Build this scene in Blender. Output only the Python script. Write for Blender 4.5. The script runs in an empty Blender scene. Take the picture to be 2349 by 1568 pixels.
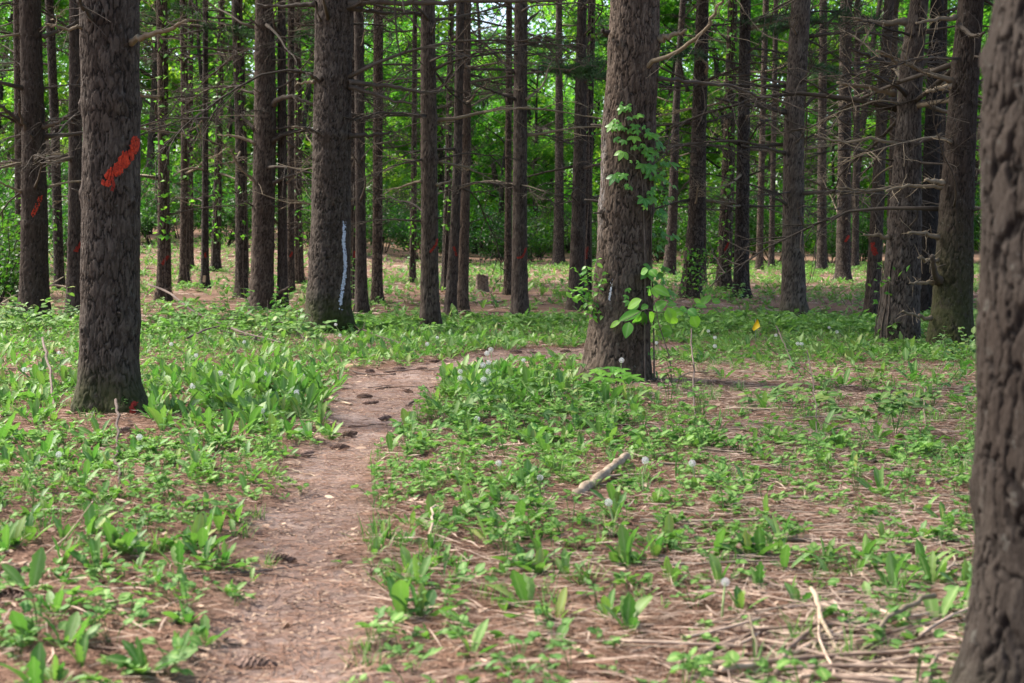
import bpy, math, random
import numpy as np
from mathutils import Vector
D = bpy.data
SC = bpy.context.scene
COL = SC.collection
R = math.radians

# ------------------------------------------------------------------ camera, sky, sun, exposure
FPX = 3262.0                      # focal length in pixels of the 2349-pixel-wide view of the photo
CAMZ = 0.70
PITCH = math.atan(184.0 / FPX)
cam = D.cameras.new('camera')
cam.sensor_width = 36.0
cam.lens = 36.0 * FPX / 2349.0
cam.clip_start = 0.05
cam.clip_end = 600
cam.dof.use_dof = True
cam.dof.focus_distance = 8.2
cam.dof.aperture_fstop = 7.0
camo = D.objects.new('camera', cam)
COL.objects.link(camo)
camo.location = (0, 0, CAMZ)
camo.rotation_euler = (math.pi / 2 - PITCH, 0, 0)
SC.camera = camo

SUN_DIR = Vector((-0.80, 0.30, 1.0)).normalized()
SUN_EL = math.asin(SUN_DIR.z)
SUN_ROT = math.atan2(SUN_DIR.x, SUN_DIR.y)
world = D.worlds.new('World')
SC.world = world
world.use_nodes = True
wn = world.node_tree
bg = wn.nodes['Background']
sky = wn.nodes.new('ShaderNodeTexSky')
sky.sky_type = 'NISHITA'
sky.sun_disc = False
sky.sun_elevation = SUN_EL
sky.sun_rotation = SUN_ROT
sky.air_density = 1.0
sky.dust_density = 3.5
sky.ozone_density = 1.0
wn.links.new(sky.outputs[0], bg.inputs[0])
bg.inputs[1].default_value = 0.15
sl = D.lights.new('sun', 'SUN')
sl.energy = 3.4
sl.angle = R(10)
sl.color = (1.0, 0.95, 0.86)
so = D.objects.new('sun', sl)
COL.objects.link(so)
so.location = (-20, 20, 40)
so.rotation_euler = SUN_DIR.to_track_quat('Z', 'Y').to_euler()
SC.view_settings.view_transform = 'Standard'
SC.view_settings.look = 'None'
SC.view_settings.gamma = 1
SC.view_settings.exposure = 1.5
SC.render.engine = 'CYCLES'
SC.cycles.use_denoising = True
SC.cycles.max_bounces = 7
SC.cycles.transmission_bounces = 5
SC.cycles.transparent_max_bounces = 6

# ------------------------------------------------------------------ numeric helpers
def hash2(ix, iy, seed=0):
    h = (ix.astype(np.int64) * 374761393 + iy.astype(np.int64) * 668265263 + seed * 1442695041) & 0xFFFFFFFF
    h = ((h ^ (h >> 13)) * 1274126177) & 0xFFFFFFFF
    h = (h ^ (h >> 16)) & 0xFFFFFFFF
    return h / 4294967295.0

def vnoise(x, y, seed=0, perx=None):
    x = np.asarray(x, float); y = np.asarray(y, float)
    ix = np.floor(x); iy = np.floor(y)
    fx = x - ix; fy = y - iy
    fx = fx * fx * (3 - 2 * fx); fy = fy * fy * (3 - 2 * fy)
    ix1 = ix + 1
    if perx:
        ix = np.mod(ix, perx); ix1 = np.mod(ix1, perx)
    a = hash2(ix, iy, seed); b = hash2(ix1, iy, seed)
    c = hash2(ix, iy + 1, seed); d = hash2(ix1, iy + 1, seed)
    return (a * (1 - fx) + b * fx) * (1 - fy) + (c * (1 - fx) + d * fx) * fy

def fbm(x, y, seed=0, o=3):
    s = 0; a = 0.5; f = 1.0
    for k in range(o):
        s = s + a * vnoise(np.asarray(x) * f, np.asarray(y) * f, seed + k * 7); a *= 0.5; f *= 2.03
    return s / (1 - 0.5 ** o)

def worley(u, v, perx, seed=0):
    """distance to cell border and a random value per cell; u wraps after perx cells"""
    iu = np.floor(u); iv = np.floor(v)
    d1 = np.full(u.shape, 9.0); d2 = np.full(u.shape, 9.0); rid = np.zeros(u.shape)
    for a in (-1, 0, 1):
        for b in (-1, 0, 1):
            cu = iu + a; cv = iv + b; wu = np.mod(cu, perx)
            px = cu + 0.1 + 0.8 * hash2(wu, cv, seed); py = cv + 0.1 + 0.8 * hash2(wu, cv, seed + 11)
            d = np.hypot(px - u, py - v); r = hash2(wu, cv, seed + 23)
            m = d < d1
            d2 = np.where(m, d1, np.minimum(d2, d)); rid = np.where(m, r, rid); d1 = np.where(m, d, d1)
    return d2 - d1, rid

def sstep(a, b, x):
    t = np.clip((np.asarray(x, float) - a) / (b - a), 0, 1)
    return t * t * (3 - 2 * t)

def pip(x, y, poly):
    """inside test and unsigned distance for a polygon, vectorised"""
    ins = np.zeros(x.shape, bool); dist = np.full(x.shape, 1e9); n = len(poly)
    for i in range(n):
        x1, y1 = poly[i]; x2, y2 = poly[(i + 1) % n]
        c = (y1 > y) != (y2 > y)
        with np.errstate(divide='ignore', invalid='ignore'):
            xi = (x2 - x1) * (y - y1) / ((y2 - y1) if y2 != y1 else 1e-9) + x1
        ins ^= c & (x < xi)
        dx, dy = x2 - x1, y2 - y1
        t = np.clip(((x - x1) * dx + (y - y1) * dy) / (dx * dx + dy * dy + 1e-12), 0, 1)
        dist = np.minimum(dist, np.hypot(x - x1 - t * dx, y - y1 - t * dy))
    return ins, dist

# ------------------------------------------------------------------ terrain and projection
def softpos(v):
    return np.where(v > 0, v * v / (v + 5.0), 0.0)

def macro(x, y):
    x = np.asarray(x, float); y = np.asarray(y, float)
    ye = np.minimum(y, 130)
    h = 0.024 * softpos(ye - 19)
    left = sstep(-1.0, -9.0, x)
    return h + 0.034 * softpos(np.minimum(ye, 75) - 21) * left

cp, sp_ = math.cos(PITCH), math.sin(PITCH)
def ray(px, py):
    dx = (np.asarray(px, float) - 1174.5) / FPX; dy = -(np.asarray(py, float) - 784.0) / FPX
    return dx, cp + dy * sp_, -sp_ + dy * cp        # x, y, z

def at_ground(px, py):
    rx, ry, rz = ray(px, py)
    lo = 0.5 * np.ones_like(np.asarray(rx) * 1.0 * np.asarray(rz)); hi = lo * 0 + 140.0
    ts = np.linspace(0.5, 140, 900)
    lo = np.atleast_1d(lo); out = np.full(lo.shape, 140.0)
    RX = np.broadcast_to(np.atleast_1d(rx), lo.shape); RY = np.broadcast_to(np.atleast_1d(ry), lo.shape); RZ = np.broadcast_to(np.atleast_1d(rz), lo.shape)
    done = np.zeros(lo.shape, bool); prev = np.full(lo.shape, 0.5)
    for t in ts:
        hit = (~done) & (CAMZ + RZ * t < macro(RX * t, RY * t))
        out = np.where(hit, t, out); done |= hit; prev = np.where(done, prev, t)
    a, b = prev.copy(), out.copy()
    for _ in range(30):
        m = 0.5 * (a + b); bel = CAMZ + RZ * m < macro(RX * m, RY * m)
        b = np.where(bel, m, b); a = np.where(bel, a, m)
    t = 0.5 * (a + b)
    return RX * t, RY * t

def ground_pt(px, py):
    x, y = at_ground(px, py)
    return float(x[0]), float(y[0])

def at_depth(px, py, Y):
    rx, ry, rz = ray(px, py)
    t = Y / ry
    return rx * t, CAMZ + rz * t

def to_px(x, y, z):
    dz = np.asarray(z, float) - CAMZ
    f = y * cp - dz * sp_; u = y * sp_ + dz * cp
    return 1174.5 + FPX * x / f, 784.0 - FPX * u / f

PATH_PX = [(230, 1640), (330, 1568), (425, 1430), (525, 1310), (590, 1200), (618, 1090), (660, 1040), (725, 985), (762, 930), (752, 890), (790, 856), (900, 846),
           (1010, 826), (1110, 806), (1240, 798), (1400, 795), (1560, 792), (1560, 812), (1400, 818), (1330, 822), (1180, 830), (1075, 848), (1010, 885), (965, 935), (905, 990), (872, 1080), (842, 1180), (810, 1270), (850, 1380), (905, 1500), (930, 1568), (950, 1640)]
_x, _y = at_ground(np.array([p[0] for p in PATH_PX]), np.array([p[1] for p in PATH_PX]))
PATH = list(zip(_x.tolist(), _y.tolist()))
PATH = [(-0.85, 0.2)] + PATH + [(-0.05, 0.2)]

def path_mask(x, y):
    x = np.asarray(x, float); y = np.asarray(y, float)
    ins, d = pip(x, y, PATH)
    sd = np.where(ins, d, -d) + (fbm(x * 3.2, y * 1.6, 5) - 0.5) * 0.26 + (fbm(x * 14, y * 9, 9) - 0.5) * 0.10
    return sstep(-0.10, 0.08, sd)

MOUNDS = []          # (x, y, radius, height) filled in by the trees before the ground is built
def bumps(x, y):
    b = (fbm(x * 1.1, y * 1.1, 31) - 0.5) * 0.03 + (fbm(x * 5, y * 5, 41) - 0.5) * 0.02
    return b * sstep(0.6, 2.0, y) if True else b

def height(x, y):
    x = np.asarray(x, float); y = np.asarray(y, float)
    return macro(x, y) + bumps(x, y) - 0.018 * path_mask(x, y)

def height1(x, y):
    return float(height(np.array([x]), np.array([y]))[0])

# ------------------------------------------------------------------ mesh helpers
def build_mesh(name, V, polys, mat=None, attrs=None, smooth=False):
    V = np.asarray(V, np.float32)
    me = D.meshes.new(name)
    me.vertices.add(len(V)); me.vertices.foreach_set('co', V.ravel())
    polys = [np.asarray(p, np.int32) for p in polys if len(p)]
    loops = np.concatenate([p.ravel() for p in polys]); tot = np.concatenate([np.full(len(p), p.shape[1], np.int32) for p in polys])
    start = np.concatenate([[0], np.cumsum(tot)[:-1]]).astype(np.int32)
    me.loops.add(len(loops)); me.loops.foreach_set('vertex_index', loops)
    me.polygons.add(len(tot)); me.polygons.foreach_set('loop_start', start); me.polygons.foreach_set('loop_total', tot)
    if smooth:
        me.polygons.foreach_set('use_smooth', np.ones(len(tot), bool))
    for k, a in (attrs or {}).items():
        at = me.attributes.new(k, 'FLOAT', 'POINT'); at.data.foreach_set('value', np.asarray(a, np.float32))
    if mat: me.materials.append(mat)
    me.update(calc_edges=True)
    return me

class MB:
    def __init__(self):
        self.V = []; self.T = []; self.Q = []; self.n = 0; self.A = {}
    def add(self, V, T=None, Q=None, **at):
        V = np.asarray(V, float).reshape(-1, 3)
        if T is not None and len(T): self.T.append(np.asarray(T).reshape(-1, 3) + self.n)
        if Q is not None and len(Q): self.Q.append(np.asarray(Q).reshape(-1, 4) + self.n)
        for k in set(self.A) | set(at):
            if k not in self.A: self.A[k] = [np.zeros(self.n)] if self.n else []
            v = at.get(k, 0.0)
            self.A[k].append(np.broadcast_to(np.asarray(v, float), (len(V),)))
        self.V.append(V); self.n += len(V)
    def raw(self):
        return (np.concatenate(self.V), np.concatenate(self.T) if self.T else np.zeros((0, 3), int), np.concatenate(self.Q) if self.Q else np.zeros((0, 4), int),
                {k: np.concatenate(v) for k, v in self.A.items()})
    def mesh(self, name, mat, smooth=False):
        V, T, Q, A = self.raw()
        return build_mesh(name, V, [T, Q], mat, A, smooth)

def obj(name, me, parent=None, loc=(0, 0, 0), rot=(0, 0, 0), scale=1.0, label=None):
    o = D.objects.new(name, me); COL.objects.link(o)
    o.location = loc; o.rotation_euler = rot
    o.scale = (scale,) * 3 if np.isscalar(scale) else scale
    if parent: o.parent = parent
    if label: o['label'] = label
    return o

def thing(o, label, cat, group=None):
    o['label'] = label; o['category'] = cat
    if group: o['group'] = group
    return o

def root(name, loc, label, cat, group=None, rotz=0.0):
    o = D.objects.new(name, None); COL.objects.link(o)
    o.empty_display_size = 0.1
    o.location = loc; o.rotation_euler = (0, 0, rotz)
    return thing(o, label, cat, group)

def stamp(T, loc, rz=None, sc=None, tilt=None, ta=None, rnd=None):
    """many transformed copies of raw template T in one raw mesh (vectorised)"""
    V, Tr, Q, A = T
    n = len(loc); m = len(V)
    P = np.broadcast_to(V[None], (n, m, 3)).copy()
    if sc is not None:
        sc = np.asarray(sc); P *= (sc[:, None, None] if sc.ndim == 1 else sc[:, None, :])
    if tilt is not None:                                  # tilt about a horizontal axis at angle ta
        c, s = np.cos(tilt)[:, None], np.sin(tilt)[:, None]
        ca, sa = np.cos(ta)[:, None], np.sin(ta)[:, None]
        x = P[..., 0] * ca + P[..., 1] * sa; y = -P[..., 0] * sa + P[..., 1] * ca; z = P[..., 2]
        x, z = x * c + z * s, -x * s + z * c
        P[..., 0] = x * ca - y * sa; P[..., 1] = x * sa + y * ca; P[..., 2] = z
    if rz is not None:
        c, s = np.cos(rz)[:, None], np.sin(rz)[:, None]
        x = P[..., 0] * c - P[..., 1] * s; y = P[..., 0] * s + P[..., 1] * c
        P[..., 0] = x; P[..., 1] = y
    P += np.asarray(loc)[:, None, :]
    off = (np.arange(n) * m)[:, None, None]
    at = {k: np.broadcast_to(v[None], (n, m)).ravel() for k, v in A.items()}
    if rnd is not None: at['rnd'] = np.clip(np.broadcast_to(rnd[:, None], (n, m)) * 0.7 + 0.3 * np.broadcast_to(A.get('rnd', np.full(m, .5))[None], (n, m)), 0, 1).ravel()
    return P.reshape(-1, 3), (Tr[None] + off).reshape(-1, 3), (Q[None] + off).reshape(-1, 4), at

def tube(P, r, sides=6, cap=True):
    P = np.asarray(P, float); k = len(P); r = np.broadcast_to(np.asarray(r, float), (k,))
    t = np.gradient(P, axis=0); t /= np.linalg.norm(t, axis=1)[:, None] + 1e-9
    ref = np.array([0, 0, 1.0]) if abs(t[:, 2]).mean() < 0.8 else np.array([1.0, 0, 0])
    a = np.cross(t, ref); a /= np.linalg.norm(a, axis=1)[:, None] + 1e-9
    b = np.cross(a, t)
    th = np.arange(sides) * 2 * math.pi / sides
    V = P[:, None] + r[:, None, None] * (np.cos(th)[None, :, None] * a[:, None] + np.sin(th)[None, :, None] * b[:, None])
    i = np.arange(k - 1)[:, None] * sides; j = np.arange(sides)[None]; j2 = (j + 1) % sides
    Q = np.stack([i + j, i + j2, i + sides + j2, i + sides + j], -1).reshape(-1, 4)
    V = V.reshape(-1, 3); T = np.zeros((0, 3), int)
    if cap:
        n = len(V); V = np.concatenate([V, P[:1] , P[-1:]])
        jj = np.arange(sides); j2 = (jj + 1) % sides
        T = np.concatenate([np.stack([j2, jj, np.full(sides, n)], 1), np.stack([jj + (k - 1) * sides, j2 + (k - 1) * sides, np.full(sides, n + 1)], 1)])
    return V, T, Q

def unit(v):
    v = np.asarray(v, float); return v / (np.linalg.norm(v) + 1e-9)

# ------------------------------------------------------------------ materials
def mat_new(name):
    m = D.materials.new(name); m.use_nodes = True
    nt = m.node_tree; nt.nodes.clear()
    return m, nt
class NT:
    def __init__(s, nt): s.nt = nt
    def n(s, typ, ins=None, **props):
        nd = s.nt.nodes.new(typ)
        for k, v in props.items(): setattr(nd, k, v)
        for k, v in (ins or {}).items():
            sk = nd.inputs[k]
            if hasattr(v, 'is_output') or isinstance(v, bpy.types.NodeSocket): s.nt.links.new(v, sk)
            else: sk.default_value = v
        return nd
    def attr(s, name): return s.n('ShaderNodeAttribute', attribute_name=name).outputs['Fac']
    def math(s, op, a, b=0.0, clamp=False): return s.n('ShaderNodeMath', {0: a, 1: b}, operation=op, use_clamp=clamp).outputs[0]
    def mix(s, f, a, b, bt='MIX'):
        nd = s.n('ShaderNodeMix', data_type='RGBA', blend_type=bt)
        for sk, v in ((nd.inputs[0], f), (nd.inputs[6], a), (nd.inputs[7], b)):
            if isinstance(v, bpy.types.NodeSocket): s.nt.links.new(v, sk)
            else: sk.default_value = v if np.isscalar(v) else (tuple(v) + (1,))[:4]
        return nd.outputs[2]
    def noise(s, vec, scale, detail=3, rough=0.55, dist=0.0):
        return s.n('ShaderNodeTexNoise', {'Vector': vec, 'Scale': scale, 'Detail': detail, 'Roughness': rough, 'Distortion': dist}).outputs['Fac']
    def ramp(s, f, stops):
        nd = s.n('ShaderNodeValToRGB', {0: f}); e = nd.color_ramp.elements
        while len(e) < len(stops): e.new(0.5)
        for el, (p, c) in zip(e, stops):
            el.position = p; el.color = (c, c, c, 1) if np.isscalar(c) else tuple(c) + (1,)
        return nd.outputs[0]
    def out(s, sh, disp=None):
        o = s.n('ShaderNodeOutputMaterial', {'Surface': sh}); return o
    def bsdf(s, col, rough=0.8, bump=None, spec=0.3):
        d = {'Base Color': col if isinstance(col, bpy.types.NodeSocket) else tuple(col) + (1,), 'Roughness': rough, 'Specular IOR Level': spec}
        if bump is not None: d['Normal'] = bump
        return s.n('ShaderNodeBsdfPrincipled', d).outputs[0]
    def bump(s, h, strength=0.5, dist=0.01):
        return s.n('ShaderNodeBump', {'Height': h, 'Strength': strength, 'Distance': dist}).outputs[0]

def mat_simple(name, c1, c2, scale=20, rough=0.85, spec=0.2, use_rnd=True, bump=0.3, bdist=0.004, objvar=0.0):
    m, nt = mat_new(name); k = NT(nt)
    co = k.n('ShaderNodeTexCoord').outputs['Object']
    nz = k.noise(co, scale, 4)
    f = k.ramp(nz, [(0.3, 0.0), (0.7, 1.0)])
    if use_rnd: f = k.math('ADD', k.math('MULTIPLY', f, 0.5), k.math('MULTIPLY', k.attr('rnd'), 0.5))
    c = k.mix(f, c1, c2)
    if objvar:
        rv = k.n('ShaderNodeObjectInfo').outputs['Random']
        c = k.mix(1.0, c, k.ramp(rv, [(0, 1 - objvar), (1, 1 + objvar)]), 'MULTIPLY')
    k.out(k.bsdf(c, rough, k.bump(nz, bump, bdist), spec))
    return m

def mat_leaf(name, cols, trans, tfac=0.45, rough=0.5, spec=0.35, vein=None, varscale=0.0, objvar=True):
    """cols: dark..bright reflectance ramp driven by the per-leaf random value"""
    m, nt = mat_new(name); k = NT(nt)
    r = k.attr('rnd')
    if varscale:
        pos = k.n('ShaderNodeNewGeometry').outputs['Position']
        r = k.math('ADD', k.math('MULTIPLY', r, 0.6), k.math('MULTIPLY', k.ramp(k.noise(pos, varscale, 2), [(0.3, 0.0), (0.7, 1.0)]), 0.4))
    n = len(cols)
    c = k.ramp(r, [(i / (n - 1), q) for i, q in enumerate(cols)])
    t = k.ramp(r, [(i / (len(trans) - 1), q) for i, q in enumerate(trans)])
    if vein:
        mv = k.math('POWER', k.attr('mid'), 5.0)
        c = k.mix(k.math('MULTIPLY', mv, 0.8), c, vein)
    if objvar:
        ov = k.ramp(k.n('ShaderNodeObjectInfo').outputs['Random'], [(0, (0.82, 0.86, 0.9)), (1, (1.2, 1.12, 1.0))])
        c = k.mix(1.0, c, ov, 'MULTIPLY')
    s1 = k.bsdf(c, rough, None, spec)
    s2 = k.n('ShaderNodeBsdfTranslucent', {'Color': t}).outputs[0]
    k.out(k.n('ShaderNodeMixShader', {0: tfac, 1: s1, 2: s2}).outputs[0])
    return m

def mat_bark(name, relief, crack=(0.014, 0.0105, 0.0085), plate=(0.047, 0.035, 0.0275), pale=(0.14, 0.113, 0.094), scale=34.0, stretch=0.33):
    m, nt = mat_new(name); k = NT(nt)
    co = k.n('ShaderNodeTexCoord').outputs['Object']
    warp = k.n('ShaderNodeTexNoise', {'Vector': co, 'Scale': 9.0, 'Detail': 2.0}).outputs['Color']
    wv = k.n('ShaderNodeVectorMath', {0: warp, 1: (0.5, 0.5, 0.5)}, operation='SUBTRACT').outputs[0]
    wv = k.n('ShaderNodeVectorMath', {0: wv, 1: (0.05, 0.05, 0.05)}, operation='MULTIPLY').outputs[0]
    cw = k.n('ShaderNodeVectorMath', {0: co, 1: wv}, operation='ADD').outputs[0]
    mp = k.n('ShaderNodeMapping', {'Vector': cw, 'Scale': (1, 1, stretch)}).outputs[0]
    if relief:
        plates = k.attr('bark')
    else:
        vd = k.n('ShaderNodeTexVoronoi', {'Vector': mp, 'Scale': scale}, feature='DISTANCE_TO_EDGE').outputs['Distance']
        plates = k.ramp(vd, [(0.0, 0.0), (0.16, 1.0)])
    vc = k.n('ShaderNodeTexVoronoi', {'Vector': mp, 'Scale': scale}, feature='F1').outputs['Color']
    fine = k.noise(k.n('ShaderNodeMapping', {'Vector': co, 'Scale': (1, 1, 0.45)}).outputs[0], 110, 5, 0.7)
    big = k.noise(co, 3.5, 3)
    f = k.math('ADD', k.math('MULTIPLY', fine, 0.65), k.math('MULTIPLY', k.attr('tone') if relief else k.n('ShaderNodeSeparateColor', {0: vc}).outputs[0], 0.45))
    pc = k.mix(k.ramp(f, [(0.36, 0.0), (0.74, 1.0)]), plate, pale)
    pc = k.mix(k.ramp(big, [(0.35, 0.0), (0.65, 0.55)]), pc, tuple(np.array(plate) * (1.0, 0.86, 0.74)))
    c = k.mix(plates, crack, pc)
    lich = k.ramp(k.noise(co, 34, 4, 0.7), [(0.60, 0.0), (0.72, 0.42)])
    c = k.mix(lich, c, (0.17, 0.175, 0.16))
    ms = k.math('MULTIPLY', k.attr('moss'), k.ramp(k.noise(co, 13, 4, 0.7), [(0.28, 0.0), (0.5, 1.0)]))
    c = k.mix(ms, c, (0.040, 0.055, 0.010))
    c = k.mix(k.attr('resin'), c, (0.24, 0.235, 0.24))
    ov = k.ramp(k.n('ShaderNodeObjectInfo').outputs['Random'], [(0, (0.68, 0.70, 0.72)), (0.5, (0.95, 0.93, 0.9)), (1, (1.3, 1.17, 1.02))])
    c = k.mix(1.0, c, ov, 'MULTIPLY')
    h = k.math('ADD', k.math('MULTIPLY', plates, 0.0 if relief else 1.0), k.math('MULTIPLY', fine, 0.7))
    k.out(k.bsdf(c, 0.9, k.bump(h, 0.75, 0.006 if relief else 0.012), 0.18))
    return m

M = {}
M['bark_near'] = mat_bark('pine_bark_relief', True)
M['bark_far'] = mat_bark('pine_bark', False)
M['bark_shaded'] = mat_bark('shaded_pine_bark_relief', True, (0.012, 0.009, 0.0075), (0.029, 0.0225, 0.0185), (0.058, 0.048, 0.041))  # darker copy of the bark: shade on these trunks put into the colour
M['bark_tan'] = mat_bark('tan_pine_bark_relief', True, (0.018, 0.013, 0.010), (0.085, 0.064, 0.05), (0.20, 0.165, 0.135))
M['bark_decid'] = mat_bark('broadleaf_bark', False, (0.02, 0.017, 0.013), (0.045, 0.039, 0.032), (0.075, 0.068, 0.058), 14, 0.4)
M['deadwood'] = mat_simple('dead_branch_wood', (0.035, 0.027, 0.02), (0.095, 0.077, 0.06), 16, objvar=0.25)
M['deadwood_pale'] = mat_simple('weathered_branch_wood', (0.13, 0.10, 0.065), (0.26, 0.21, 0.145), 22, objvar=0.2)
M['stick_dark'] = mat_simple('dark_stick_bark', (0.07, 0.05, 0.042), (0.16, 0.12, 0.10), 40, objvar=0.25)
M['stick_pale'] = mat_simple('bare_pale_stick', (0.26, 0.19, 0.13), (0.50, 0.40, 0.29), 45, objvar=0.15)
M['cut_wood'] = mat_simple('fresh_broken_wood', (0.42, 0.29, 0.18), (0.58, 0.43, 0.29), 60, use_rnd=False)
M['paint_red'] = mat_simple('red_marking_paint', (0.20, 0.018, 0.010), (0.62, 0.06, 0.022), 75, 0.75, 0.2, False, 0.5, 0.003)
M['paint_dull'] = mat_simple('worn_red_marking_paint', (0.12, 0.015, 0.011), (0.34, 0.032, 0.017), 60, 0.8, 0.2, False, 0.5, 0.003)
M['paint_white'] = mat_simple('pale_blue_white_paint', (0.36, 0.40, 0.50), (0.66, 0.70, 0.80), 70, 0.8, 0.2, False, 0.5, 0.003)
M['resin'] = mat_simple('white_dried_resin', (0.34, 0.33, 0.35), (0.68, 0.67, 0.70), 80, 0.6, 0.3, False, 0.5, 0.003)
M['cone'] = mat_simple('pine_cone_scale', (0.07, 0.043, 0.032), (0.32, 0.21, 0.165), 60, objvar=0.15)
M['straw'] = mat_simple('dry_straw', (0.075, 0.042, 0.031), (0.60, 0.455, 0.35), 30, bump=0.0)
M['needle_litter'] = mat_simple('fallen_needles', (0.065, 0.029, 0.019), (0.34, 0.20, 0.135), 5, bump=0.0)
M['chips'] = mat_simple('bark_and_wood_chips', (0.15, 0.085, 0.06), (0.58, 0.43, 0.31), 25, bump=0.2)
M['needles'] = mat_leaf('pine_needles', [(0.018, 0.05, 0.022), (0.045, 0.10, 0.04), (0.07, 0.135, 0.06)], [(0.04, 0.11, 0.03), (0.09, 0.19, 0.05)], 0.3, 0.5, 0.3)
M['canopy'] = mat_leaf('broadleaf_foliage', [(0.017, 0.07, 0.015), (0.045, 0.15, 0.02), (0.11, 0.23, 0.025)], [(0.035, 0.22, 0.022), (0.16, 0.46, 0.028), (0.52, 0.72, 0.05)], 0.55, 0.45, 0.4, None, 0.25)
M['shrubleaf'] = mat_leaf('understory_foliage', [(0.012, 0.045, 0.010), (0.028, 0.09, 0.014), (0.06, 0.13, 0.018)], [(0.02, 0.11, 0.012), (0.06, 0.22, 0.018), (0.15, 0.32, 0.02)], 0.42, 0.45, 0.4, None, 0.3)
M['herb'] = mat_leaf('herb_leaf', [(0.033, 0.105, 0.024), (0.080, 0.19, 0.042), (0.16, 0.285, 0.080), (0.27, 0.31, 0.09)], [(0.07, 0.27, 0.03), (0.21, 0.43, 0.05)], 0.34, 0.52, 0.28, (0.34, 0.46, 0.2))
M['lime'] = mat_leaf('pale_herb_leaf', [(0.055, 0.16, 0.038), (0.10, 0.24, 0.052), (0.17, 0.32, 0.085)], [(0.12, 0.32, 0.04), (0.23, 0.45, 0.07)], 0.36, 0.58, 0.22, (0.38, 0.5, 0.2))
M['sapleaf'] = mat_leaf('sapling_leaf', [(0.045, 0.19, 0.03), (0.10, 0.30, 0.03), (0.19, 0.40, 0.04)], [(0.10, 0.38, 0.03), (0.26, 0.56, 0.04)], 0.42, 0.42, 0.45, (0.28, 0.45, 0.15))
M['stem'] = mat_simple('green_stem', (0.20, 0.33, 0.09), (0.42, 0.50, 0.24), 12, 0.6, 0.3, False, 0.0)
M['twig'] = mat_simple('thin_twig', (0.07, 0.05, 0.04), (0.17, 0.13, 0.10), 30, 0.85, 0.2, False, 0.0)
M['fluff'] = mat_leaf('seed_fluff', [(0.62, 0.62, 0.62), (0.8, 0.8, 0.8)], [(0.7, 0.7, 0.7), (0.8, 0.8, 0.8)], 0.4, 0.8, 0.1, objvar=False)
M['flag'] = mat_leaf('yellow_plastic', [(0.85, 0.58, 0.012), (0.88, 0.62, 0.02)], [(0.9, 0.62, 0.02), (0.9, 0.62, 0.02)], 0.3, 0.4, 0.4, objvar=False)
M['wire'] = mat_simple('grey_wire', (0.2, 0.2, 0.2), (0.3, 0.3, 0.3), 10, 0.5, 0.4, False, 0)
M['log'] = mat_simple('weathered_log_wood', (0.13, 0.09, 0.058), (0.52, 0.41, 0.30), 34, bump=0.9, bdist=0.008)
M['stump'] = mat_simple('weathered_stump_wood', (0.06, 0.043, 0.032), (0.24, 0.18, 0.135), 26, use_rnd=False, bump=0.8, bdist=0.01)
M['stone'] = mat_simple('tan_stone', (0.30, 0.19, 0.12), (0.46, 0.31, 0.20), 30, 0.9, 0.2, False, 0.4)

def mat_ground(name):
    m, nt = mat_new(name); k = NT(nt)
    pos = k.n('ShaderNodeNewGeometry').outputs['Position']
    p = k.attr('path')
    st = k.n('ShaderNodeMapping', {'Vector': pos, 'Scale': (1, 3.2, 1), 'Rotation': (0, 0, 0.3)}).outputs[0]
    st2 = k.n('ShaderNodeMapping', {'Vector': pos, 'Scale': (1, 3.6, 1), 'Rotation': (0, 0, -0.5)}).outputs[0]
    n1 = k.noise(pos, 1.3, 4); n2 = k.noise(pos, 9, 5, 0.65); n3 = k.noise(st, 60, 4, 0.7, 0.6); n4 = k.noise(st2, 75, 4, 0.7, 0.6); n5 = k.noise(pos, 170, 4, 0.7)
    fine = k.math('MULTIPLY', k.math('ADD', n3, n4), 0.5)
    lit = k.mix(k.ramp(fine, [(0.38, 0.0), (0.62, 1.0)]), (0.030, 0.016, 0.011), (0.30, 0.185, 0.13))  # dark tone paints the shadows in the gaps of the litter
    lit = k.mix(k.ramp(n2, [(0.4, 0.0), (0.66, 0.6)]), lit, (0.13, 0.062, 0.040))
    lit = k.mix(k.ramp(n1, [(0.42, 0.0), (0.62, 0.5)]), lit, (0.27, 0.17, 0.115))
    pth = k.mix(k.ramp(n5, [(0.3, 0.0), (0.7, 1.0)]), (0.135, 0.092, 0.076), (0.40, 0.30, 0.255))
    pth = k.mix(k.ramp(n2, [(0.42, 0.0), (0.7, 0.65)]), pth, (0.235, 0.15, 0.118))
    pth = k.mix(k.ramp(k.noise(pos, 2.1, 3), [(0.5, 0.0), (0.72, 0.6)]), pth, (0.43, 0.345, 0.31))
    c = k.mix(p, lit, pth)
    mossy = k.math('MULTIPLY', k.ramp(k.noise(pos, 3.1, 5, 0.7), [(0.55, 0.0), (0.7, 0.5)]), k.math('SUBTRACT', 1.0, p))
    c = k.mix(mossy, c, (0.13, 0.15, 0.05))
    h = k.math('ADD', k.math('MULTIPLY', fine, 0.8), k.math('MULTIPLY', n2, 0.6))
    k.out(k.bsdf(c, 0.95, k.bump(h, 0.9, 0.018), 0.12))
    return m
M['ground'] = mat_ground('forest_floor')
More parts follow.
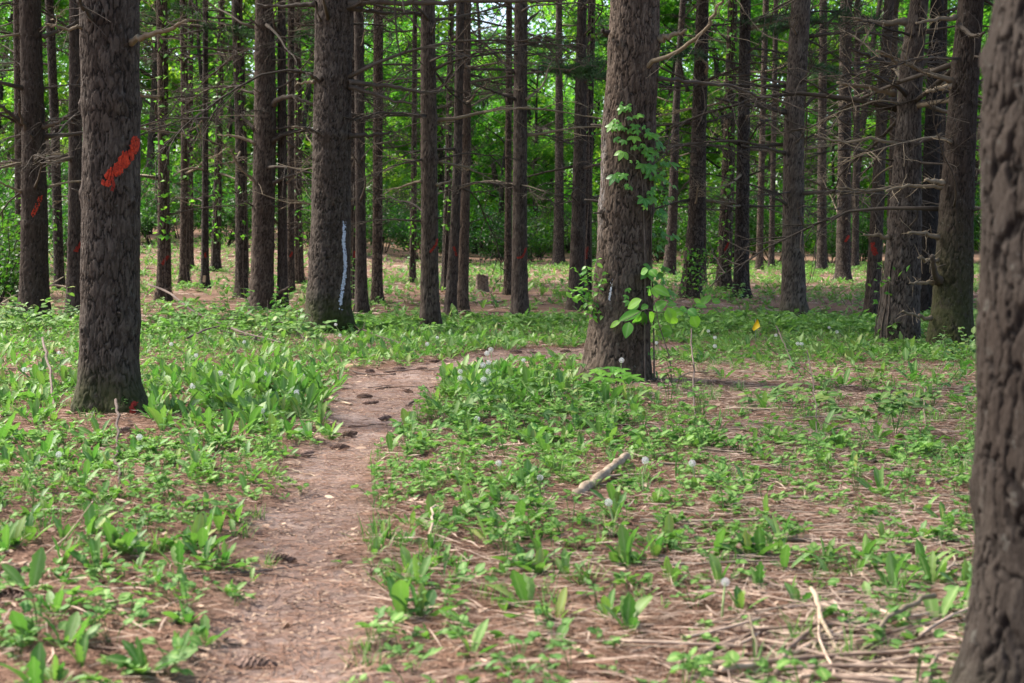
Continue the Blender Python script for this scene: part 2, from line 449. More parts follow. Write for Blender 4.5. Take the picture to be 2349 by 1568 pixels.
# ------------------------------------------------------------------ PINES
# points: (row in the photo, centre, trunk width) ; base row gives the distance
def T(key, base, pts, label, **o): return dict(key=key, base=base, pts=pts, label=label, **o)
PINES = [
 T('T4', 952, [(0, 252, 134), (150, 253, 129), (320, 257, 126), (600, 254, 132), (740, 254, 134), (850, 252, 138), (905, 254, 150), (930, 257, 166), (952, 259, 186)],
   'thick grey-brown pine trunk with a broad red paint slash, mossy foot beside the trail', br=3, moss=0.6, mtop=0.22, flare=0, zmin=2.2),
 T('T13', 768, [(0, 767, 85), (150, 764, 83), (350, 760, 85), (500, 759, 87), (650, 754, 95), (720, 752, 102), (752, 753, 109), (768, 755, 114)],
   'stout pine trunk with a long pale blue-white paint streak down its side', br=9, moss=0.9, mtop=0.38, flare=0, zmin=2.3),
 T('T26', 885, [(0, 1458, 113), (150, 1453, 118), (300, 1443, 122), (450, 1438, 123), (600, 1430, 127), (725, 1424, 142), (830, 1417, 157), (885, 1412, 182)],
   'thick scaly pine trunk with green creeper climbing its face beside the trail bend', br=2, moss=0.15, mtop=0.15, flare=0, zmin=2.0, resin=1),
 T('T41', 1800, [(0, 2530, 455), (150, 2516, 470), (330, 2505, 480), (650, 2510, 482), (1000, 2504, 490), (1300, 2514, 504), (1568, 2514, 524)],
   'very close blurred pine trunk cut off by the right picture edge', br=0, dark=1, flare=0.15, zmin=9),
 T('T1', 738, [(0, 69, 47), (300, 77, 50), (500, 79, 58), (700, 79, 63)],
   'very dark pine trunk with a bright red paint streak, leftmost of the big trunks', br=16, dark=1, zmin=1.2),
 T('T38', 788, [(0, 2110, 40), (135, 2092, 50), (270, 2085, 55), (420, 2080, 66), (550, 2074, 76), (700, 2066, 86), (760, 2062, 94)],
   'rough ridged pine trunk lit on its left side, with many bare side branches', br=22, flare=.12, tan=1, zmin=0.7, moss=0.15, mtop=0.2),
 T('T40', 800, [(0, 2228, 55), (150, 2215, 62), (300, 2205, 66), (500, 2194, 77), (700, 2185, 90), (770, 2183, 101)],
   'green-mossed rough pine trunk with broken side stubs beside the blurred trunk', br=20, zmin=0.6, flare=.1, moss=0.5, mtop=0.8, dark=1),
 T('T17', 752, [(15, 981, 31), (225, 983, 36), (500, 985, 38), (740, 986, 40)],
   'straight slim pine trunk with a curved red mark, between the blue-streaked trunk and stump', br=14, zmin=1.1),
 T('T23', 730, [(20, 1195, 29), (500, 1192, 33), (715, 1192, 36)],
   'slim pine trunk with a hooked red mark just right of the stump', br=14, zmin=1.1),
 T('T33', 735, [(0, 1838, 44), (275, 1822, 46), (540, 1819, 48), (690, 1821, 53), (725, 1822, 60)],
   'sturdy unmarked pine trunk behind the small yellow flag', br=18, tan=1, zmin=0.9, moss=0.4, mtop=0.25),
 T('T10', 712, [(0, 606, 40), (150, 608, 47), (300, 608, 50), (600, 602, 50), (690, 599, 52)],
   'swollen-jointed pine trunk left of the blue-streaked trunk, with bent bare limbs', br=13, zmin=1.0),
 T('T28', 684, [(0, 1612, 28), (150, 1608, 33), (300, 1603, 34), (500, 1597, 38), (610, 1590, 42), (660, 1585, 46)],
   'leaning pine trunk with a leafy tuft at its flared foot', br=14, zmin=1.0),
 T('T3', 728, [(0, 172, 26), (500, 173, 33), (720, 170, 37)],
   'pine trunk with a red mark, half hidden behind the red-slashed thick trunk', br=7, zmin=1.2),
 T('T25', 713, [(0, 1335, 20), (300, 1331, 28), (500, 1327, 31), (700, 1321, 36)],
   'greenish-barked pine trunk just left of the creeper-clad trunk', br=12, zmin=1.2),
 T('T37', 727, [(0, 2040, 22), (300, 2021, 25), (450, 2014, 29), (700, 2002, 33)],
   'thin leaning pine trunk with a splotchy red mark, left of the lit ridged trunk', br=9, zmin=1.0),
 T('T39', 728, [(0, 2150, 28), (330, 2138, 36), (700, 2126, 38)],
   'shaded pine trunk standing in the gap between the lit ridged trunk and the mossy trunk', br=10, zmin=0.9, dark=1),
 T('T19', 726, [(0, 1056, 18), (350, 1050, 20), (560, 1042, 22), (715, 1032, 26)],
   'thin leaning pine trunk with faint red mark, front of the pair beside the stump', br=10, zmin=1.2),
 T('T20', 716, [(0, 1071, 18), (350, 1070, 20), (700, 1061, 24)],
   'thin upright pine trunk, right one of the close pair left of the stump', br=8, zmin=1.2),
 T('T14', 720, [(20, 823, 22), (500, 827, 23), (710, 829, 28)],
   'slim pine trunk just right of the blue-streaked trunk', br=10, zmin=1.2),
 T('T11', 711, [(0, 646, 18), (500, 648, 20), (700, 648, 23)],
   'thin reddish pine trunk between the swollen-jointed trunk and blue-streaked trunk', br=9, zmin=1.2),
 T('T15', 697, [(0, 868, 22), (450, 866, 22), (690, 865, 24)],
   'slim unmarked pine trunk, second to the right of the blue-streaked trunk', br=10, zmin=1.2),
 T('T5', 691, [(0, 371, 23), (300, 374, 23), (600, 376, 29), (680, 375, 32)],
   'slim pine trunk with a low red mark, first to the right of the red-slashed trunk', br=11, zmin=1.0),
 T('T9', 687, [(0, 543, 24), (300, 552, 25), (670, 555, 29)],
   'slim pine trunk just left of the swollen-jointed trunk', br=12, zmin=1.0),
 T('T30', 684, [(0, 1710, 24), (350, 1705, 29), (670, 1700, 35)],
   'smooth greyish pine trunk standing close beside the ivy-hung trunk', br=12, zmin=1.2),
 T('T29', 668, [(0, 1680, 20), (350, 1671, 27), (655, 1659, 33)],
   'ivy-hung pine trunk with a thin red mark beside the smooth greyish trunk', br=12, zmin=1.4),
 T('T12', 672, [(0, 668, 15), (500, 667, 16), (660, 666, 19)],
   'thin far pine trunk with small red mark, right of the thin reddish trunk', br=8, zmin=1.4),
 T('T12b', 651, [(0, 682, 16), (500, 683, 18), (640, 684, 22)],
   'thin far pine trunk nearest the left edge of the blue-streaked trunk', br=8, zmin=1.4),
 T('T14b', 690, [(20, 808, 15), (400, 810, 16), (680, 811, 18)],
   'narrow pine trunk with a red mark peeping out right behind the blue-streaked trunk', br=5, zmin=1.6),
 T('T22', 677, [(0, 1168, 14), (400, 1166, 15), (665, 1165, 18)],
   'narrow pine trunk half hidden behind the slim trunk with the hooked mark', br=6, zmin=1.5),
 T('T25b', 692, [(0, 1357, 16), (300, 1350, 17), (680, 1345, 19)],
   'narrow dark pine trunk with a red mark, hidden between greenish and creeper-clad trunks', br=6, zmin=1.6),
 T('T18', 666, [(0, 1035, 12), (400, 1027, 14), (655, 1020, 16)],
   'narrow pine trunk peeping out behind the leaning front trunk of the pair', br=7, zmin=1.6),
 T('T16', 649, [(0, 952, 10), (300, 950, 12), (640, 946, 15)],
   'very thin dark pine trunk left of the slim trunk with the curved red mark', br=9, zmin=1.4),
 T('T2', 666, [(0, 113, 19), (300, 126, 20), (655, 136, 22)],
   'thin pine trunk right of the very dark trunk, leaning left at the top', br=10, zmin=1.2),
 T('T1b', 690, [(0, 40, 20), (400, 45, 22), (680, 48, 25)],
   'pine trunk almost hidden behind the very dark trunk with the red streak', br=6, zmin=1.4, dark=1),
 T('T6', 651, [(0, 420, 15), (300, 424, 17), (640, 423, 22)],
   'thin dark pine trunk, second to the right of the red-slashed trunk', br=10, zmin=1.0),
 T('T7', 663, [(0, 471, 12), (300, 471, 13), (655, 470, 18)],
   'thin pine trunk with a pale scar at its foot', br=10, zmin=1.2),
 T('T8', 623, [(0, 508, 15), (300, 502, 17), (615, 494, 21)],
   'far ivy-covered pine trunk on the rising left bank', br=8, zmin=1.4),
 T('T6b', 618, [(0, 437, 12), (300, 437, 12), (610, 437, 14)],
   'faint thin far pine trunk beside the thin dark trunk on the left bank', br=5, zmin=2.0),
 T('T24', 609, [(0, 1282, 14), (400, 1283, 20), (600, 1281, 26)],
   'far pine trunk standing alone at the clearing edge, between hooked-mark and greenish trunks', br=9, zmin=1.8),
 T('T27', 632, [(0, 1567, 14), (250, 1551, 17), (500, 1543, 23), (620, 1536, 28)],
   'far leaning pine trunk first to the right of the creeper-clad trunk', br=9, zmin=1.6),
 T('T28b', 656, [(100, 1614, 13), (400, 1613, 14), (645, 1612, 16)],
   'narrow pine trunk hidden behind the leaning trunk with the leafy foot', br=4, zmin=2.0),
 T('T31', 620, [(0, 1757, 13), (300, 1749, 14), (610, 1742, 16)],
   'far reddish pine trunk between the smooth greyish trunk and sturdy unmarked trunk', br=6, zmin=2.0),
 T('T32', 616, [(0, 1780, 11), (300, 1775, 12), (610, 1769, 13)],
   'far thin pine trunk beside the reddish far trunk', br=5, zmin=2.0),
 T('T34', 623, [(0, 1889, 18), (300, 1886, 20), (615, 1885, 23)],
   'far dark pine trunk first to the right of the sturdy unmarked trunk', br=9, zmin=1.4, dark=1),
 T('T35', 645, [(0, 1941, 27), (300, 1938, 29), (635, 1934, 33)],
   'far pine trunk with small red mark, second right of the sturdy unmarked trunk', br=12, zmin=1.4),
 T('T36', 616, [(0, 1968, 13), (300, 1965, 14), (610, 1962, 16)],
   'far thin pine trunk just right of the small red-marked far trunk', br=6, zmin=1.8, dark=1),
 T('T38b', 712, [(0, 2053, 15), (300, 2049, 16), (700, 2044, 18)],
   'thin grey pine trunk peeping out left of the lit ridged trunk', br=3, zmin=1.6),
 T('T39b', 700, [(0, 2166, 15), (400, 2160, 16), (690, 2157, 18)],
   'thin pine trunk deep in the gap left of the mossy trunk', br=4, zmin=1.6, dark=1),
]
PD = {p['key']: p for p in PINES}

def setup_pine(p, rng):
    cx = np.interp(p['base'], [q[0] for q in p['pts']], [q[1] for q in p['pts']])
    if p['key'] == 'T41': gx, Y = None, 1.92
    else: gx, Y = ground_pt(cx, p['base'])
    wb = p['pts'][-1][2]
    Y = Y + 0.5 * wb / FPX * Y
    X, _ = at_depth(cx, p['base'], Y)
    z0 = float(macro(np.array([float(X)]), np.array([Y]))[0])
    p['x'], p['Y'], p['z0'] = float(X), Y, z0
    zs, xs, rs = [], [], []
    for py, c, w in sorted(p['pts'], key=lambda q: -q[0]):
        x_, z_ = at_depth(c, py, Y)
        zs.append(float(z_) - z0 + (0.05 if float(z_) - z0 < 0.3 and p['Y'] < 14 else 0)); xs.append(float(x_) - p['x']); rs.append(0.5 * w / FPX * Y)
    H = 17.0 + 3 * rng.random()
    slope = (xs[-1] - xs[0]) / max(zs[-1] - zs[0], 0.1)
    zt = zs[-1]
    zs2 = [zt + 1.5, H]; xs2 = [xs[-1] + slope * 1.5, xs[-1] + slope * 1.5 + slope * 0.3 * (H - zt - 1.5)]
    rs2 = [rs[-1] * 0.96, 0.025]
    p['H'] = H
    if p['key'] == 'T41':
        zs = [0.0] + zs; xs = [xs[0]] + xs; rs = [rs[0] * 1.08] + rs
    p['zs'], p['xs'], p['rs'] = np.array(zs + zs2), np.array(xs + xs2), np.array(rs + rs2)
    r1 = float(np.interp(1.3, p['zs'], p['rs']))
    p['r1'] = r1
    pw = 0.026 if Y < 2.6 else 0.0225
    p['nu'] = max(8, int(round(2 * math.pi * r1 / pw)))
    p['sv'] = pw * 4.2
    p['seed'] = int(rng.integers(1, 9999))
    # whorls of knots
    z = 0.35 + 0.3 * rng.random(); wh = []
    while z < zt + 2.5:
        k = int(rng.integers(3, 6)); a0 = rng.random() * 6.28
        wh.append((z, [(a0 + i * 6.28 / k + rng.normal(0, .3), rng.normal(0, .025), 0.6 + 0.7 * rng.random()) for i in range(k)]))
        z += 0.40 + 0.28 * rng.random()
    p['wh'] = wh
    fl = p.get('flare', 0.45)
    p['lobes'] = (rng.random(3) * 6.28, 3 + rng.integers(0, 3))
    p['thcam'] = math.atan2(-Y, -p['x'])
    p['lod'] = 0 if Y < 2.6 else 1 if Y < 9.5 else 2 if Y < 15 else 3 if Y < 22 else 4
    p['amp'] = (0.0050 if p['lod'] <= 1 else 0.0068) * min(1.3, max(0.55, r1 / 0.14))
    def rad(th, z):
        r = np.interp(z, p['zs'], p['rs'])
        zz = np.maximum(z, 0)
        f = 1 + fl * np.exp(-zz / 0.12) + 0.25 * fl * np.exp(-zz / 0.5)
        lob = 0.0
        for i, a in enumerate(p['lobes'][0]):
            lob = lob + np.cos((i + 2) * th + a)
        f = f + (0.085 * lob) * np.exp(-zz / 0.14) + 0.012 * lob
        r = r * f
        kd = np.zeros_like(r)
        for zw, kn in p['wh']:
            m = abs(z - zw) < 0.2
            if not np.any(m): continue
            s = np.exp(-((z - zw) / 0.05) ** 2)
            r = r + 0.035 * p['r1'] * s
            if p['lod'] <= 3:
                for (ka, kz, ks) in kn:
                    dth = (th - ka + math.pi) % (2 * math.pi) - math.pi
                    d2 = (dth * p['r1'] / 0.020) ** 2 + ((z - zw - kz) / 0.026) ** 2
                    r = r + 0.016 * ks * np.exp(-d2) - 0.018 * ks * np.exp(-d2 * 7); kd = np.maximum(kd, np.exp(-d2 * 4))
        u = th / (2 * math.pi) * p['nu']
        w = (fbm(u * 0.5, z * 5, p['seed'], 2) - 0.5)
        if p['lod'] <= 3:
            v = z / p['sv']
            uu = u + 1.3 * (vnoise(u, v * 1.7, p['seed'], p['nu']) - 0.5) + 0.55 * (vnoise(u * 3, v * 5, p['seed'] + 3, p['nu'] * 3) - 0.5) + 0.3 * (vnoise(u * 7, v * 14, p['seed'] + 4, p['nu'] * 7) - 0.5)
            E, rid = worley(uu, v + 0.7 * vnoise(u * 2, v * 2, p['seed'] + 5, p['nu'] * 2), p['nu'], p['seed'])
            ck = sstep(0.25, 0.6, vnoise(u * 0.7 + 3.3, v * 1.1, p['seed'] + 6, None))
            pl = 1 - (1 - sstep(0.03, 0.20, E)) * (0.5 + 0.5 * ck)
            nf = int(p['nu'] * 2.4)
            uf = th / (2 * math.pi) * nf; vf = z / (p['sv'] * 0.42)
            Ef, rf = worley(uf + 0.7 * (vnoise(uf, vf, p['seed'] + 7, nf) - 0.5), vf + 0.6 * vnoise(uf * 2, vf, p['seed'] + 8, nf * 2), nf, p['seed'] + 31)
            fi = vnoise(u * 6, z / 0.007, p['seed'] + 9, p['nu'] * 6) - 0.5
            p['_pl'] = np.clip(pl * (0.75 + 0.3 * rf) * (1 - .9 * kd), 0, 1); p['_tone'] = np.clip(0.55 * rf + 0.45 * rid, 0, 1)
            r = r + p['amp'] * (pl * (1.25 + 0.3 * rid) + 0.30 * rf * sstep(0, 0.15, Ef) - 1.3 + 0.45 * fi)
        else:
            p['_pl'] = np.ones_like(r); p['_tone'] = np.ones_like(r) * .5
        return r + 0.012 * p['r1'] / 0.1 * w * 0.5
    p['rad'] = rad
    def pos(th, z, off=0.0):
        r = rad(th, z) + off
        return np.stack([np.interp(z, p['zs'], p['xs']) + r * np.cos(th), r * np.sin(th), z], -1)
    p['pos'] = pos
    MOUNDS.append((p['x'], p['Y'], p['r1'] * 2.2, 0.03))

rngT = np.random.default_rng(77)
for p in PINES: setup_pine(p, rngT)

def trunk_mesh(p):
    lod, Y = p['lod'], p['Y']
    ztop = CAMZ + 600 / FPX * Y + 0.5 - p['z0']
    if lod == 0: ztop = 1.4
    nth, dz = [(460, 0.004), (250, 0.0075), (150, 0.014), (90, 0.024), (24, 0.07)][lod]
    z = np.concatenate([np.arange(-0.15, ztop, dz), np.linspace(ztop, p['H'], 22)])
    th = np.arange(nth) * 2 * math.pi / nth
    TH, Z = np.meshgrid(th, z)
    V = p['pos'](TH.ravel(), Z.ravel())
    pl = p['_pl'].copy(); tone = p['_tone'].copy()
    zz = Z.ravel()
    moss = p.get('moss', 0.12) * sstep(p.get('mtop', 0.12) * 1.3, p.get('mtop', 0.12) * 0.15, zz)
    if p['key'] == 'T40': moss = np.maximum(moss, 0.32 * sstep(1.4, 0.3, zz))
    res = np.zeros_like(moss)
    if p.get('resin'):
        dl = np.cos(TH.ravel() - (p['thcam'] - 1.25))
        res = sstep(0.93, 1.0, dl) * sstep(0.75, 1.0, zz) * sstep(1.65, 1.2, zz) * 0.55 * (vnoise(TH.ravel() * 40, zz * 40, 4) > 0.45)
    n = len(z)
    i = np.arange(n - 1)[:, None] * nth; j = np.arange(nth)[None]; j2 = (j + 1) % nth
    Q = np.stack([i + j, i + j2, i + nth + j2, i + nth + j], -1).reshape(-1, 4)
    mat = M['bark_far'] if lod == 4 else M['bark_shaded'] if p.get('dark') else M['bark_tan'] if p.get('tan') else M['bark_near']
    return build_mesh('trunk', V, [Q], mat, {'bark': pl, 'moss': moss, 'resin': res, 'tone': tone}, True)

# ------------------------------------------------------------------ dead branches
def crooked(rng, start, d, L, n, droop, wob):
    P = [np.array(start, float)]; d = unit(d); st = L / (n - 1)
    for i in range(n - 1):
        d = unit(d + np.array([rng.normal(0, wob), rng.normal(0, wob), rng.normal(0, wob) * 0.7 - droop]))
        P.append(P[-1] + d * st)
    return np.array(P)

def dead_branch(rng, L, r0, droop=0.05, twigs=8, sides=5, rise=0.15, second=True):
    mb = MB(); n = 9
    P = crooked(rng, (0, 0, 0), (1, 0, rise), L, n, droop, 0.13)
    r = r0 * (1 - 0.82 * np.linspace(0, 1, n)); r[0] *= 1.35
    mb.add(*tube(P, r, sides + 1), rnd=rng.random())
    for k in range(twigs):
        t = 0.22 + 0.76 * rng.random(); i = min(int(t * (n - 1)), n - 2); f = t * (n - 1) - i
        q = P[i] * (1 - f) + P[i + 1] * f; d = unit(P[i + 1] - P[i])
        s = rng.choice([-1, 1]); a = R(rng.uniform(30, 65))
        side = unit(np.cross(d, (0, 0, 1))) * s
        dd = d * math.cos(a) + side * math.sin(a) + np.array([0, 0, rng.normal(0.05, 0.25)])
        l = L * rng.uniform(0.12, 0.42) * (1.1 - 0.5 * t)
        Pt = crooked(rng, q, dd, l, 5, droop * 1.2, 0.18)
        rr = max(r0 * 0.36 * (1 - 0.6 * t), 0.0034)
        mb.add(*tube(Pt, rr * np.linspace(1, 0.4, 5), 4, False), rnd=rng.random())
        if second:
            for _ in range(rng.integers(1, 5)):
                w = rng.integers(1, 4); d2 = unit(Pt[w + 1] - Pt[w]) + rng.normal(0, 0.6, 3)
                mb.add(*tube(crooked(rng, Pt[w], d2, l * rng.uniform(0.25, 0.6), 4, droop, 0.2), rr * 0.6 * np.linspace(1, 0.5, 4), 3, False), rnd=rng.random())
    return mb

rb = np.random.default_rng(5)
BR = [dead_branch(rb, 1.0, 0.007 + 0.005 * rb.random(), rb.uniform(0.0, 0.1), rb.integers(12, 22), rise=rb.uniform(-0.1, 0.45)).mesh('branch', M['deadwood'], True) for _ in range(18)]
BRP = [dead_branch(rb, 1.0, 0.011, rb.uniform(0.0, 0.09), rb.integers(5, 9), rise=rb.uniform(-0.1, 0.3)).mesh('branch', M['deadwood_pale'], True) for _ in range(5)]
STUB = []
for _ in range(6):
    mbs = MB(); Ps = crooked(rb, (0, 0, 0), (1, 0, rb.uniform(-.1, .4)), 0.16, 5, 0.03, 0.1)
    mbs.add(*tube(Ps, 0.011 * np.array([1.5, 1.1, 0.95, 0.85, 0.7]), 7), rnd=rb.random())
    STUB.append(mbs.mesh('branch_stub', M['deadwood'], True))

# living needle sprays and high crowns
def needle_tuft(rng, n=26, L=0.11, w=0.004):
    mb = MB(); V = []; Tt = []
    for k in range(n):
        d = unit(rng.normal(0, 1, 3) + np.array([1.0, 0, 0.15])); l = L * rng.uniform(0.7, 1.15)
        s = unit(np.cross(d, rng.normal(0, 1, 3))) * w
        b = np.array([-0.03 + 0.06 * rng.random(), 0, 0])
        V += [b - s, b + s, b + d * l]; Tt.append((3 * k, 3 * k + 1, 3 * k + 2))
    mb.add(np.array(V), np.array(Tt), rnd=np.repeat(rng.random(n), 3))
    return mb.raw()

def bough_mesh(rng, L=1.4, ntw=14, w=0.005, nn=26):
    """living pine bough: woody axis, twigs, and needle tufts along them"""
    wood = MB(); n = 8
    P = crooked(rng, (0, 0, 0), (1, 0, 0.1), L, n, 0.02, 0.08)
    wood.add(*tube(P, 0.014 * np.linspace(1, 0.25, n), 5), rnd=0.4)
    tips = []
    for k in range(ntw):
        t = 0.3 + 0.68 * rng.random(); i = min(int(t * (n - 1)), n - 2); q = P[i]; d = unit(P[i + 1] - P[i])
        dd = d + unit(np.cross(d, (0, 0, 1))) * rng.uniform(-1.1, 1.1) + np.array([0, 0, rng.normal(0, .15)])
        Pt = crooked(rng, q, dd, L * rng.uniform(0.15, 0.4), 5, 0.0, 0.12)
        wood.add(*tube(Pt, 0.004, 3, False), rnd=0.5)
        for j in (2, 3, 4): tips.append((Pt[j], unit(Pt[j] - Pt[j - 1])))
    nd = MB()
    for q, d in tips:
        tf = needle_tuft(rng, nn, 0.10, w); V = tf[0].copy()
        yaw = math.atan2(d[1], d[0]); c, s = math.cos(yaw), math.sin(yaw)
        V = np.stack([V[:, 0] * c - V[:, 1] * s, V[:, 0] * s + V[:, 1] * c, V[:, 2]], 1) + q
        nd.add(V, tf[1], rnd=np.clip(tf[3]['rnd'] * 0.6 + 0.4 * rng.random(), 0, 1))
    return wood.mesh('bough', M['deadwood'], True), nd.mesh('needles', M['needles'])
BOUGH = [bough_mesh(rb) for _ in range(4)]

def crown_mesh(rng, H=9.0, Rm=2.3, n=1150):
    wood = MB(); loc = []; rz = []; sc = []
    tf = needle_tuft(np.random.default_rng(3), 20, 0.17, 0.013)
    for k in range(46):
        z = H * (k / 46) ** 0.9; a = rng.random() * 6.28; l = Rm * (1 - 0.75 * z / H) * rng.uniform(0.6, 1.15)
        P = crooked(rng, (0, 0, z), (math.cos(a), math.sin(a), 0.15), l, 6, -0.02, 0.06)
        wood.add(*tube(P, 0.02 * np.linspace(1, 0.2, 6), 4, False), rnd=rng.random())
        for _ in range(n // 46):
            t = rng.uniform(0.3, 1.05) * 5; i = min(int(t), 4); q = P[i] + (P[i + 1] - P[i]) * (t - i) + rng.normal(0, 0.16 + 0.05 * l, 3) * (1, 1, 0.5)
            loc.append(q); rz.append(rng.random() * 6.28); sc.append(rng.uniform(0.8, 1.4))
    V, Tt, Q, A = stamp(tf, np.array(loc), np.array(rz), np.array(sc), rnd=rng.random(len(loc)))
    return wood.mesh('limbs', M['deadwood'], True), build_mesh('crown', V, [Tt, Q], M['needles'], A)
CROWN = [crown_mesh(rb) for _ in range(3)]

def pine_children(p, rng):
    g = height1(p['x'], p['Y'])
    r = root('pine_tree', (p['x'], p['Y'], p['z0']), p['label'], 'pine tree', 'pine trunks of the plantation')
    p['root'] = r
    obj('trunk', trunk_mesh(p), r)
    wood, nd = CROWN[int(rng.integers(0, 3))]
    zc = max(7.6, CAMZ + 640 / FPX * p['Y'] - p['z0'] + 0.8)
    zc = min(zc, 11.0)
    cx = float(np.interp(zc, p['zs'], p['xs']))
    s = (p['H'] - zc) / 9.0
    a = rng.random() * 6.28
    c = obj('crown', nd, r, (cx, 0, zc), (0, 0, a), (1.0, 1.0, s))
    obj('limbs', wood, c)
    # dead branches at the whorls
    ztop = CAMZ + 600 / FPX * p['Y'] - p['z0'] + 0.9
    cand = [(zw, ka, kz) for zw, kn in p['wh'] for ka, kz, ks in kn if p.get('zmin', 1.0) < zw < ztop]
    rng.shuffle(cand)
    for q, (zw, ka, kz) in enumerate(cand[:int(p['br'] * 2.0)]):
        z = zw + kz; ka = float(ka)
        P0 = p['pos'](np.array([ka]), np.array([z]), -0.012)[0]
        low = z < 1.1
        u = rng.random()
        L = (rng.uniform(0.3, 0.8) if low else rng.uniform(0.8, 2.5)) * (0.75 if p['r1'] < 0.09 else 1.0)
        if u < 0.16:
            obj('branch_stub', STUB[int(rng.integers(0, 6))], r, P0, (0, 0, ka), rng.uniform(0.7, 1.3) * p['r1'] / 0.13)
            continue
        pool = BRP if u > 0.86 else BR
        obj('branch', pool[int(rng.integers(0, len(pool)))], r, P0, (rng.uniform(-.5, .5), R(rng.uniform(-18, 14)), ka), L * (1.0, 1.0, 1.0)[0])
    if p['lod'] <= 2 and p['key'] != 'T41':
        for zw, kn in p['wh']:
            for ka, kz, ks in kn:
                if zw < ztop and rng.random() < 0.22:
                    obj('branch_stub', STUB[int(rng.integers(0, 6))], r, p['pos'](np.array([ka]), np.array([zw + kz]), -0.02)[0], (0, 0, float(ka)), rng.uniform(0.35, 0.7))

rngB = np.random.default_rng(21)
for p in PINES: pine_children(p, rngB)

